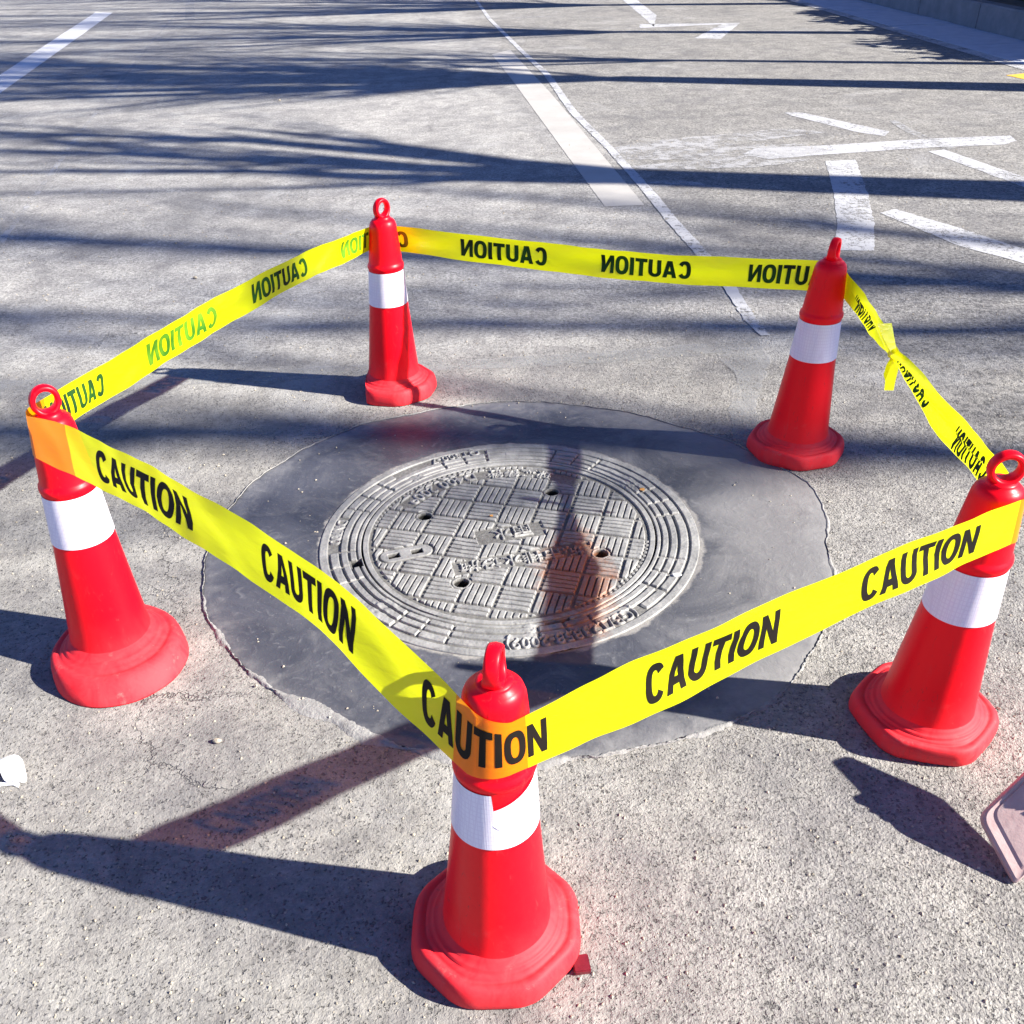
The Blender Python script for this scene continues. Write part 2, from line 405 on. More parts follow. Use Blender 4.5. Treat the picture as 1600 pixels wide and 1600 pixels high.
px_sheet('lane_marking', [(1225, 176), (1252, 176), (1390, 206), (1382, 213), (1340, 207), (1237, 181)], M['white'], .003, .008, 8)
px_sheet('lane_marking', [(1578, 212), (1588, 220), (1570, 226), (1450, 231), (1300, 241), (1200, 249), (1160, 241), (1180, 232), (1300, 227), (1450, 217)], M['white'], .003, .010, 9)
px_sheet('lane_marking', [(1290, 252), (1337, 250), (1355, 300), (1366, 350), (1366, 392), (1305, 392), (1308, 345), (1302, 300)], M['white'], .003, .010, 10)
px_sheet('lane_marking', [(1450, 237), (1475, 234), (1600, 277), (1680, 305), (1680, 322), (1600, 293)], M['white'], .003, .008, 11)
px_sheet('lane_marking', [(1375, 333), (1398, 327), (1500, 357), (1600, 390), (1690, 422), (1690, 445), (1600, 412), (1500, 385)], M['white'], .003, .010, 12)
px_sheet('lane_marking', [(955, 232), (1010, 222), (1110, 212), (1230, 201), (1290, 207), (1150, 226), (1260, 225), (1300, 236), (1200, 250), (1290, 248), (1180, 262), (1040, 266), (970, 262), (1100, 250), (975, 250)], M['smear'], .0055, .03, 13)
px_sheet('lane_marking', [(1388, 188), (1402, 189), (1425, 203), (1492, 232), (1480, 235), (1410, 204)], M['faint'], .0055, .008, 14)
px_sheet('lane_marking', [(968, -4), (990, -4), (1026, 24), (1022, 42), (1004, 26)], M['white'], .003, .02, 15)
px_sheet('lane_marking', [(1085, 60), (1128, 38), (1000, 44), (1000, 38), (1156, 36), (1126, 61)], M['white'], .003, .02, 16)
px_sheet('lane_marking', [(860, 256), (885, 266), (880, 270), (856, 260)], M['faint'], .003, .01, 17)
px_sheet('lane_marking', [(1000, 285), (1060, 282), (1125, 290), (1130, 296), (1060, 290), (1010, 300)], M['smear'], .003, .02, 18)
# mortar joint of the old trench
line_sheet('trench_joint', [(-60, 603), (120, 601), (250, 592), (400, 588), (650, 574), (820, 566), (1000, 555), (1190, 537)], [.10, .10, .13, .12, .10, .10, .12, .10], M['joint'], .003, .02, 19)
px_sheet('trench_joint', [(1115, 548), (1190, 537), (1205, 560), (1180, 640), (1200, 690), (1250, 740), (1215, 760), (1150, 705), (1140, 640), (1150, 590)], M['joint'], .0055, .02, 20)

# cement patch round the manhole: a low ragged slab
def patch():
    n = 240; rnd = random.Random(4)
    ctrl = [(1290, 850), (1283, 790), (1262, 755), (1190, 715), (1140, 690), (1060, 668), (960, 643), (850, 629), (740, 633), (640, 650), (560, 665), (500, 690), (440, 725), (395, 755), (352, 810), (322, 860), (318, 910), (330, 970), (362, 1020), (420, 1075), (500, 1115), (590, 1155), (700, 1180), (800, 1195), (900, 1185), (1000, 1172), (1090, 1150), (1170, 1115), (1240, 1060), (1290, 980), (1305, 910)]
    pts = [Vector(at(*c)[:2]) - Vector(MH) for c in ctrl]
    ang = np.array([math.atan2(p.y, p.x) for p in pts]); rad = np.array([p.length for p in pts])
    o = np.argsort(ang); ang, rad = ang[o], rad[o]
    ang = np.r_[ang - 2 * np.pi, ang, ang + 2 * np.pi]; rad = np.r_[rad, rad, rad]
    A = np.linspace(-np.pi, np.pi, 720, endpoint=False)
    Rr = np.interp(A, ang, rad)
    for k in (7, 13, 23, 41, 67, 97, 140):
        Rr = Rr + .035 / k ** .62 * np.sin(k * A + rnd.uniform(0, 6.3)) * .35
    rs = [(.552, .004), (.565, .007), (.60, .006)]
    X, Y, Z = [], [], []
    prof = [(0.0, .0035), (.02, .0062), (.1, .0050), (.3, .0045), (.6, .0045), (.85, .0042), (.95, .0036), (.985, .0030), (1.0, .0016), (1.003, -.002)]
    for f, z in prof:
        r = .553 + (Rr - .553) * f
        if f >= 1.0: r = Rr + (f - 1) * .5
        X.append(MH[0] + r * np.cos(A)); Y.append(MH[1] + r * np.sin(A)); Z.append(np.full_like(A, z) + (.0006 * np.sin(9 * A) if 0 < f < .9 else 0))
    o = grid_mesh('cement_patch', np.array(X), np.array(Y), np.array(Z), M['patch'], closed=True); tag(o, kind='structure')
    # crumbly slurry ridge along the broken edge
    X, Y, Z = [], [], []
    wv = np.clip(.010 + .012 * np.sin(3 * A + 1) + .010 * np.sin(11 * A) + .008 * np.sin(29 * A + 2), .0015, .05)
    near = np.clip(.25 - np.sin(A) * .8, .10, .8)
    wv = wv * near
    for f, z in ((-1, .0030), (-.5, .0050), (0, .0060), (.5, .0040), (1, .0003)):
        jit = np.array([rnd.uniform(-.004, .004) for _ in A]) * near
        r = Rr + f * wv + jit
        X.append(MH[0] + r * np.cos(A)); Y.append(MH[1] + r * np.sin(A)); Z.append(np.full_like(A, z))
    o = grid_mesh('slurry_ridge', np.array(X), np.array(Y), np.array(Z), M['slurry'], closed=True); tag(o, kind='structure')
patch()

# white edge line, gutter slabs, kerb stones, verge
KX = lambda y: 5.36 + (10.58 - y) * .040          # the edge line's centre
def edge():
    ys = np.linspace(2, 60, 59)
    def strip(name, x0, x1, z, m, jag=0):
        X = np.array([[KX(y) + x0 for y in ys], [KX(y) + x1 for y in ys]]); Y = np.array([ys, ys])
        o = grid_mesh(name, X, Y, X * 0 + z, m, smooth=False); return tag(o, kind='structure')
    strip('edge_line', -.20, -.035, .004, M['white'])
    o = px_sheet('yellow_marking', [(1572, 118), (1600, 115), (1700, 134), (1700, 152), (1600, 124)], M['yellow'], .0045, .01, 3)
    rnd = random.Random(8)
    # gutter slabs, one metre long, narrow gaps (one surface)
    V, F = [], []
    for i in range(58):
        y0, y1 = 1.01 + i * 1.0, 2.0 + i * 1.0; z = .004 + rnd.uniform(0, .005)
        b = len(V)
        for (x, y) in ((KX(y0) - .03, y0), (KX(y0) + .80, y0), (KX(y1) + .80, y1), (KX(y1) - .03, y1)): V.append((x, y, z))
        for (x, y) in ((KX(y0) - .03, y0), (KX(y0) + .80, y0), (KX(y1) + .80, y1), (KX(y1) - .03, y1)): V.append((x, y, -.02))
        F.append((b, b + 1, b + 2, b + 3))
        for k in range(4): F.append((b + (k + 1) % 4, b + k, b + 4 + k, b + 4 + (k + 1) % 4))
    o = mesh('gutter', V, F, M['slab']); tag(o, kind='structure')
    strip('gutter_bed', -.03, .80, -.006, M['kerb'])
    V, F = [], []
    for i in range(34):
        y0 = 1.0 + i * 1.75 + .16; y1 = y0 + 1.735
        a = .02; H = .28
        prof = [(.805, -.03), (.805, H - a), (.805 + a, H), (.99, H), (.99, -.03)]
        for yy in (y0, y1):
            for (x, z) in prof: V.append((KX(yy) + x, yy, z))
        b = len(V) - 10
        for k in range(4): F.append((b + k, b + 5 + k, b + 6 + k, b + k + 1))
        F.append((b, b + 1, b + 2, b + 3, b + 4)); F.append((b + 9, b + 8, b + 7, b + 6, b + 5))
    o = mesh('kerb', V, F, M['kerb']); tag(o, kind='structure')
    ys2 = np.r_[-60, 0, ys, 320]
    xs = np.array([.992, 1.5, 3, 8, 60, 200])
    X = np.array([[KX(min(max(y, 2), 60)) + x for y in ys2] for x in xs]); Y = np.tile(ys2, (len(xs), 1))
    o = grid_mesh('verge', X, Y, X * 0 + .25, M['soil']); tag(o, kind='structure')
edge()

# ------------------------------------------------------------------ writing
_tri_cache = {}
def text_tris(s, bold=0.0, spacing=1.0):
    key = (s, bold, spacing)
    if key in _tri_cache: return _tri_cache[key]
    cu = bpy.data.curves.new('lettering', 'FONT'); cu.body = s; cu.size = 1.0; cu.offset = bold; cu.resolution_u = 6; cu.space_character = spacing
    ob = bpy.data.objects.new('lettering', cu); col.objects.link(ob)
    bpy.context.view_layer.update()
    dg = bpy.context.evaluated_depsgraph_get(); me = bpy.data.meshes.new_from_object(ob.evaluated_get(dg))
    me.calc_loop_triangles()
    co = np.array([v.co[:2] for v in me.vertices]); T = np.array([t.vertices[:] for t in me.loop_triangles], int)
    tris = co[T] if len(T) else np.zeros((0, 3, 2))
    bpy.data.objects.remove(ob); bpy.data.curves.remove(cu); bpy.data.meshes.remove(me)
    _tri_cache[key] = tris
    return tris

# ------------------------------------------------------------------ manhole
RES = .0009; HALF = .57; NP = int(2 * HALF / RES)
stamp = np.zeros((NP, NP), np.float32)
def raster(tris):
    for t in tris:
        a = (t + HALF) / RES
        x0, y0 = np.floor(a.min(0)).astype(int); x1, y1 = np.ceil(a.max(0)).astype(int) + 1
        x0, y0 = max(x0, 0), max(y0, 0); x1, y1 = min(x1, NP), min(y1, NP)
        if x1 <= x0 or y1 <= y0: continue
        gx, gy = np.meshgrid(np.arange(x0, x1), np.arange(y0, y1), indexing='ij')
        d = (a[1, 0] - a[0, 0]) * (a[2, 1] - a[0, 1]) - (a[2, 0] - a[0, 0]) * (a[1, 1] - a[0, 1])
        if abs(d) < 1e-9: continue
        w1 = ((gx - a[0, 0]) * (a[2, 1] - a[0, 1]) - (a[2, 0] - a[0, 0]) * (gy - a[0, 1])) / d
        w2 = ((a[1, 0] - a[0, 0]) * (gy - a[0, 1]) - (gx - a[0, 0]) * (a[1, 1] - a[0, 1])) / d
        ins = (w1 >= -.01) & (w2 >= -.01) & (w1 + w2 <= 1.01)
        stamp[x0:x1, y0:y1][ins] = 1
def arc_text(s, size, a0, r, outward, bold=.02, sx=1.0):
    t = text_tris(s, bold) * size; x = t[..., 0] * sx; y = t[..., 1] - size * .36
    if outward: ang = a0 - x / r; rad = r + y
    else: ang = a0 + x / r; rad = r - y
    raster(np.stack([rad * np.cos(ang), rad * np.sin(ang)], -1))
def flat_text(s, size, cx, cy, rot, bold=.02, sx=1.0):
    t = text_tris(s, bold) * size; t = t * np.array([sx, 1]); c_ = (t.reshape(-1, 2).max(0) + t.reshape(-1, 2).min(0)) / 2
    t = t - c_; c, s_ = math.cos(rot), math.sin(rot)
    raster(np.stack([cx + t[..., 0] * c - t[..., 1] * s_, cy + t[..., 0] * s_ + t[..., 1] * c], -1))
PHI = R(-16)
arc_text('(GB/T23858-2009)', .052, R(-50), .512, True, .015, .95)
arc_text('D400 2009', .058, R(106), .361, False, .02)
arc_text('球墨铸铁', .054, R(66), .361, False, .012)
arc_text('QT500-7', .046, R(100), .514, False, .015)
arc_text('DN700', .044, R(168), .514, False, .015)
flat_text('雨水', .062, .008, .006, R(192), .012)
flat_text('城市排水设施', .056, .035, -.132, R(191), .010, 1.08)
# blur a little so that the letters get sloping flanks
for _ in range(2):
    stamp = (stamp + np.roll(stamp, 1, 0) + np.roll(stamp, -1, 0) + np.roll(stamp, 1, 1) + np.roll(stamp, -1, 1)) / 5
def stamp_at(x, y):
    i = np.clip(((x + HALF) / RES).astype(int), 0, NP - 1); j = np.clip(((y + HALF) / RES).astype(int), 0, NP - 1)
    return stamp[i, j]
def sst(v, a, b):
    t = np.clip((v - a) / (b - a), 0, 1); return t * t * (3 - 2 * t)
rng = np.random.default_rng(5)
def vnoise(x, y, s, seed):
    g = np.random.default_rng(seed).random((64, 64)); u = (x * s) % 63; v = (y * s) % 63
    i, j = u.astype(int), v.astype(int); fu, fv = u - i, v - j; fu = fu * fu * (3 - 2 * fu); fv = fv * fv * (3 - 2 * fv)
    i2, j2 = (i + 1) % 64, (j + 1) % 64
    return g[i, j] * (1 - fu) * (1 - fv) + g[i2, j] * fu * (1 - fv) + g[i, j2] * (1 - fu) * fv + g[i2, j2] * fu * fv
HOLES = [(-.256, .114), (.141, .230), (-.136, -.238), (.261, -.121)]
def seg_dist(x, y, a, b):
    ax, ay = a; bx, by = b; dx, dy = bx - ax, by - ay
    t = np.clip(((x - ax) * dx + (y - ay) * dy) / (dx * dx + dy * dy), 0, 1)
    return np.hypot(x - ax - t * dx, y - ay - t * dy)
def h_lid(x, y):
    r = np.hypot(x, y); a = np.degrees(np.arctan2(y, x))
    u = x * math.cos(-PHI) - y * math.sin(-PHI); v = x * math.sin(-PHI) + y * math.cos(-PHI)
    B = .102; u2, v2 = u + B / 2, v + B / 2
    iu, iv = np.floor(u2 / B), np.floor(v2 / B); fu, fv = u2 - iu * B, v2 - iv * B
    par = ((iu + iv) % 2) == 0
    along = np.where(par, fu, fv); across = np.where(par, fv, fu)
    pitch = (B - .006) / 5; q = (across - .003) % pitch
    bar = sst(pitch / 2 - np.abs(q - pitch / 2), .0016, .0032) * sst(B / 2 - np.abs(along - B / 2), .004, .0075)
    bar = bar * ((across > .003) & (across < B - .003))
    bar = bar * (1 - sst(r, .399, .403))
    txt = (r > .330) & (r < .389) & (a > 50) & (a < 152)
    bar = np.where(txt, 0, bar)
    cu, cv = x * math.cos(-R(12)) - y * math.sin(-R(12)), x * math.sin(-R(12)) + y * math.cos(-R(12))
    bar = bar * (1 - sst(.105 - np.abs(cu - .005), 0, .004) * sst(.042 - np.abs(cv - .002), 0, .004))
    bar = bar * (1 - sst(.205 - np.abs(cu - .01), 0, .004) * sst(.036 - np.abs(cv + .135), 0, .004))
    sl = seg_dist(x, y, (-.345, -.098), (-.252, -.072))
    bar = bar * sst(sl, .034, .038)
    h = .0012 + .0066 * bar * (.85 + .3 * vnoise(x, y, 40, 1))
    h = h + .0064 * stamp_at(x, y)
    for (hx, hy) in HOLES:
        d = np.hypot(x - hx, y - hy); h = np.where(d < .031, np.minimum(h, .0025) + .002 * sst(.028 - d, 0, .003) , h)
    h = h + .005 * sst(.030 - sl, 0, .003) * 1.0
    # rim teeth and the smooth rim
    for (c0, c1) in ((98, 172), (-62, -8)):
        tooth = ((a * 1.0) % 2.6 < 1.2) & (a > c0) & (a < c1) & (r > .4045) & (r < .4125); h = h + .004 * tooth
    h = np.where((r > .4145), .0015 + .0055 * sst(r, .4145, .4165), h)
    h = h + .0008 * (vnoise(x, y, 160, 2) - .5) 
    dust = sst(vnoise(x + .31, y + .2, 11, 9), .66, .9); h = h * (1 - .35 * dust * (r < .40)) + .0028 * dust * (r < .40) * .55
    for (hx, hy) in HOLES:
        d = np.hypot(x - hx, y - hy); h = np.where(d < .0215, -.06 * sst(.0215 - d, 0, .0022), h)
    ca, sa = math.cos(R(16)), math.sin(R(16))
    for (sx_, sy_, w_) in ((-.333, -.096, .017), (-.268, -.077, .017)):
        uu = (x - sx_) * ca + (y - sy_) * sa; vv = -(x - sx_) * sa + (y - sy_) * ca
        k = np.minimum(w_ - np.abs(uu), .0125 - np.abs(vv)); h = np.where(k > 0, -.05 * sst(k, 0, .003), h)
    return h
def h_frame(x, y):
    r = np.hypot(x, y); a = np.degrees(np.arctan2(y, x))
    h = np.full_like(r, .0020)
    g = np.zeros_like(r)
    def div(step, off, wd):
        q = ((a - off) % step); return np.minimum(q, step - q) * np.pi / 180 * r
    d1 = div(45, 8, 0); d2 = np.minimum(div(45, 17, 0), div(45, 26, 0))
    ring = 0
    for k, (r0, r1) in enumerate(((.4515, .4695), (.4755, .4955), (.5015, .5265))):
        b = sst(np.minimum(r - r0, r1 - r), 0, .0022)
        b = b * sst(d1, .004, .0065) * sst(d2, .003, .005)
        if k == 2: b = np.where(((a > -97) & (a < -47)) | ((a > 98) & (a < 136)) | ((a > 166) & (a < 188) | (a < -172)), 0, b)
        ring = np.maximum(ring, b)
    h = h + .0066 * ring * (.85 + .3 * vnoise(x, y, 35, 4))
    h = np.maximum(h, .0075 * sst(np.minimum(r - .4355, .4475 - r), -.001, .002))
    h = np.maximum(h, .0075 * sst(np.minimum(r - .5335, .5585 - r), -.001, .002) * (.9 + .1 * vnoise(x, y, 20, 6)))
    h = h + .0064 * stamp_at(x, y)
    # clogged with mortar on the far right and the near left
    clog = sst(vnoise(x + .4, y + .1, 9, 7), .80, .95); h = h * (1 - clog) + clog * (.0065 + .004 * vnoise(x, y, 130, 8))
    cl2 = sst(.07 - np.hypot(x - .40, y - .25), 0, .05) + sst(.05 - np.hypot(x + .34, y + .34), 0, .03)
    h = h + np.clip(cl2, 0, 1) * .006 * vnoise(x, y, 90, 12)
    h = h + .0009 * (vnoise(x, y, 170, 11) - .5)
    sq = (np.abs((a + 163.6)) * np.pi / 180 * r < .021) & (r > .440) & (r < .470); h = np.where(sq, -.05, h)
    sl = (np.abs(a + 74.5) < 4.5) & (r > .438) & (r < .449); h = np.where(sl, -.04, h)
    return h
def polar(name, r0, r1, nr, na, hf, parent, ends=None):
    rr = np.linspace(r0, r1, nr); A = np.linspace(0, 2 * np.pi, na, endpoint=False)
    X = rr[:, None] * np.cos(A)[None]; Y = rr[:, None] * np.sin(A)[None]; Z = hf(X, Y)
    if ends == 'lid': rr2 = r1; X = np.vstack([X, X[-1:] * 1.002]); Y = np.vstack([Y, Y[-1:] * 1.002]); Z = np.vstack([Z, Z[-1:] * 0 - .03])
    if ends == 'frame':
        X = np.vstack([X[:1] * .999, X]); Y = np.vstack([Y[:1] * .999, Y]); Z = np.vstack([Z[:1] * 0 - .03, Z])
        X = np.vstack([X[:1] * .94, X]); Y = np.vstack([Y[:1] * .94, Y]); Z = np.vstack([Z[:1] * 0 - .03, Z])
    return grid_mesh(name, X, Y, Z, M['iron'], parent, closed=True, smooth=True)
mh = empty('manhole_cover', (MH[0], MH[1], .003))
tag(mh, 'round dusty cast iron manhole cover with woven bar pattern set in the dark cement patch', 'manhole cover')
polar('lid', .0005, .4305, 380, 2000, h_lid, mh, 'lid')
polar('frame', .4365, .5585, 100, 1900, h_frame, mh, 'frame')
me = bpy.data.meshes.new('shaft')
V, F = [], []
for k in range(48):
    a = k / 48 * 2 * math.pi; V += [(.40 * math.cos(a), .40 * math.sin(a), -.034), (.40 * math.cos(a), .40 * math.sin(a), -.10)]
F = [(2 * k, 2 * ((k + 1) % 48), 2 * ((k + 1) % 48) + 1, 2 * k + 1) for k in range(48)] + [tuple(2 * k + 1 for k in range(48))]

# ------------------------------------------------------------------ cones
def lathe(prof, n=96, lean=(0, 0), fr=None):
    V, F = [], []
    for (r, z) in prof:
        for k in range(n):
            a = 2 * math.pi * k / n
            rr = fr(a, r, z) if fr else r
            V.append((rr * math.cos(a) + lean[0] * z, rr * math.sin(a) + lean[1] * z, z))
    m = len(prof)
    for i in range(m - 1):
        for k in range(n): F.append((i * n + k, i * n + (k + 1) % n, (i + 1) * n + (k + 1) % n, (i + 1) * n + k))
    return V, F

def octa(a, n, a0, soft):
    t = (a - a0) % (2 * math.pi / n) - math.pi / n
    v = math.cos(math.pi / n) / math.cos(t)          # 1 at the corners
    return 1 - soft * (1 - v)
def octa_soft(a, n, a0, soft):
    return sum(octa(a + R(q), n, a0, soft) for q in (-9, -6, -3, 0, 3, 6, 9)) / 7

def cone(name, P, lean, base_off, ring_yaw, label, nside=8, a0=0.0, soft=.9, notch=None, squash=None, base_r=.1635, band_top=.466):
    root = empty(name, (P[0], P[1], 0)); tag(root, label, 'traffic cone', 'red traffic cones round the manhole')
    lx, ly = lean
    # body
    prof = [(.0985, .070), (.0965, .080), (.0955, .088), (.0935, .105), (.070, .345), (.0612, .4655), (.0625, .470), (.0645, .474), (.0650, .480), (.0640, .486), (.0605, .490),
            (.0590, .495), (.0525, .560), (.0480, .603), (.0462, .618), (.0425, .629), (.0365, .636), (.0285, .640), (.0275, .643), (.026, .6455), (.018, .648), (.008, .649), (.0008, .6492)]
    full = []
    for (r0, z0), (r1, z1) in zip(prof[:-1], prof[1:]):
        k = max(1, int(math.hypot(r1 - r0, z1 - z0) / .02))
        for j in range(k): full.append((r0 + (r1 - r0) * j / k, z0 + (z1 - z0) * j / k))
    full.append(prof[-1])
    rnd = random.Random(hash(label) % 1000 if False else len(label))
    ph = rnd.uniform(0, 6)
    def fb(a, r, z):
        # mould seam and slight dents
        d = min(abs((a - ring_yaw - s_) % (2 * math.pi)) if abs((a - ring_yaw - s_) % (2 * math.pi)) < math.pi else 2 * math.pi - (a - ring_yaw - s_) % (2 * math.pi) for s_ in (0, math.pi))
        seam = .0004 if (d < .02 and z > .49) else 0
        return r * (1 + .006 * math.sin(2 * a + ph + z * 7)) + (seam if r > .02 else 0)
    V, F = lathe(full, 160, lean, fb); F.append(tuple(range(len(V) - 160, len(V))))
    body = mesh('body', V, F, M['red'], root, True)
    # reflective band
    n = 128; V, F, keep = [], [], []
    rows = 14; z0 = .3475
    for i in range(rows + 1):
        for k in range(n + 1):
            a = 2 * math.pi * k / n
            zt = band_top
            if notch:
                q = (a - notch[0]) % (2 * math.pi)          # counter-clockwise from the seam
                if q < notch[1]: zt = band_top - notch[2] * (1 - q / notch[1])
            z = z0 + (zt - z0) * i / rows
            r = .070 + (.0612 - .070) * (z - .345) / (.4655 - .345); r = r * (1 + .006 * math.sin(2 * a + ph + z * 7)) + .0016
            V.append((r * math.cos(a) + lx * z, r * math.sin(a) + ly * z, z))
    for i in range(rows):
        for k in range(n):
            b = i * (n + 1) + k; F.append((b, b + 1, b + n + 2, b + n + 1))
    bo = mesh('reflective_band', V, F, M['band'], root, True)
    if notch:
        # the peeled corner of the sheeting, curled outwards
        a = notch[0]; z = .395
        r = .0665
        c_ = lambda ang, rr, zz: (rr * math.cos(ang) + lx * zz, rr * math.sin(ang) + ly * zz, zz)
        mesh('peeled_corner', [c_(a - .18, r + .004, z + .030), c_(a - .02, r + .0045, z + .012), c_(a + .20, r + .011, z + .001), c_(a + .02, r + .005, z + .006)], [(0, 3, 1), (1, 3, 2)], M['band'], bo)
    # base: thick soft-cornered polygon with moulded rings
    bp = [(.150, .0005, 1), (base_r - .002, .0015, 1), (base_r, .006, 1), (base_r - .0005, .020, 1), (base_r - .003, .036, 1), (base_r - .007, .047, 1), (base_r - .012, .0535, .97), (base_r - .019, .0565, .9),
          (base_r - .026, .0562, .75), (base_r - .031, .0545, .6), (base_r - .034, .0575, .45), (.122, .0605, .25), (.117, .0615, .15), (.1155, .0655, .05), (.111, .0675, 0), (.1055, .0690, 0), (.1035, .0735, 0), (.0995, .0760, 0), (.0935, .0835, 0)]
    V, F = [], []; n = 144
    for (r, z, wgt) in bp:
        for k in range(n):
            a = 2 * math.pi * k / n
            rr = r * (1 - wgt * (1 - octa_soft(a, nside, a0, soft)))
            x, y = rr * math.cos(a), rr * math.sin(a)
            zz = z + (.0025 * math.sin(3 * a + ph) + .0015 * math.sin(5 * a + 1)) * (1 if z > .03 else 0) * min(1, wgt + .2)
            f = z / .08
            x += base_off[0] * (1 - f) + lx * z; y += base_off[1] * (1 - f) + ly * z
            if squash and x < squash:
                over = squash - x; x = squash + .012 * math.tanh(-over * 12); zz = min(.085, zz + over * .28) if z > .01 else zz
            V.append((x, y, zz))
    m = len(bp)
    for i in range(m - 1):
        for k in range(n): F.append((i * n + k, i * n + (k + 1) % n, (i + 1) * n + (k + 1) % n, (i + 1) * n + k))
    mesh('base', V, F, M['base'], root, True)
    # hanging ring
    V, F = [], []; n, q = 56, 16
    c, s = math.cos(ring_yaw), math.sin(ring_yaw)
    for i in range(n):
        t = 2 * math.pi * i / n
        Rm = .0275; zc = .6715
        for j in range(q):
            b = 2 * math.pi * j / q
            cb, sb = math.cos(b), math.sin(b)
            pr = .0065 * math.copysign(abs(cb) ** .6, cb); ax = .0115 * math.copysign(abs(sb) ** .7, sb)
            if abs(sb) < .25: pr *= 1.1
            ax *= 1 + .55 * max(0, -math.sin(t)) ** 2
            e = Rm + pr; xl = e * math.cos(t) * .96; z = zc + e * math.sin(t)
            V.append((xl * c - ax * s + lx * z, xl * s + ax * c + ly * z, z))
    for i in range(n):
        for j in range(q): F.append((i * q + j, i * q + (j + 1) % q, ((i + 1) % n) * q + (j + 1) % q, ((i + 1) % n) * q + j))
    mesh('hanging_ring', V, F, M['red'], root, True)
    return root

cone('traffic_cone', (-.051, .989), (.033, -.032), (-.002, .005), R(80), 'nearest red traffic cone, its white band torn at the front', 8, R(22), .85,
     notch=(R(-93), R(75), .032))
cone('traffic_cone', (-1.013, 1.826), (.015, .104), (.027, -.038), R(35), 'red traffic cone left of the manhole with a round dusty base', 10, R(10), .35)
cone('traffic_cone', (.909, 1.481), (-.015, -.041), (.011, .020), R(-8), 'red traffic cone beside the broken pink cone base, right of the manhole', 6, R(-76), .75)
cone('traffic_cone', (.963, 2.761), (.014, -.040), (.008, .019), R(58), 'red traffic cone at the far right edge of the dark cement patch', 8, R(-100), .95)
cone('traffic_cone', (-.423, 3.370), (.034, -.007), (.003, .001), R(48), 'farthest red traffic cone, behind the manhole, its base squashed on the left side', 8, R(10), .8, squash=-.098)

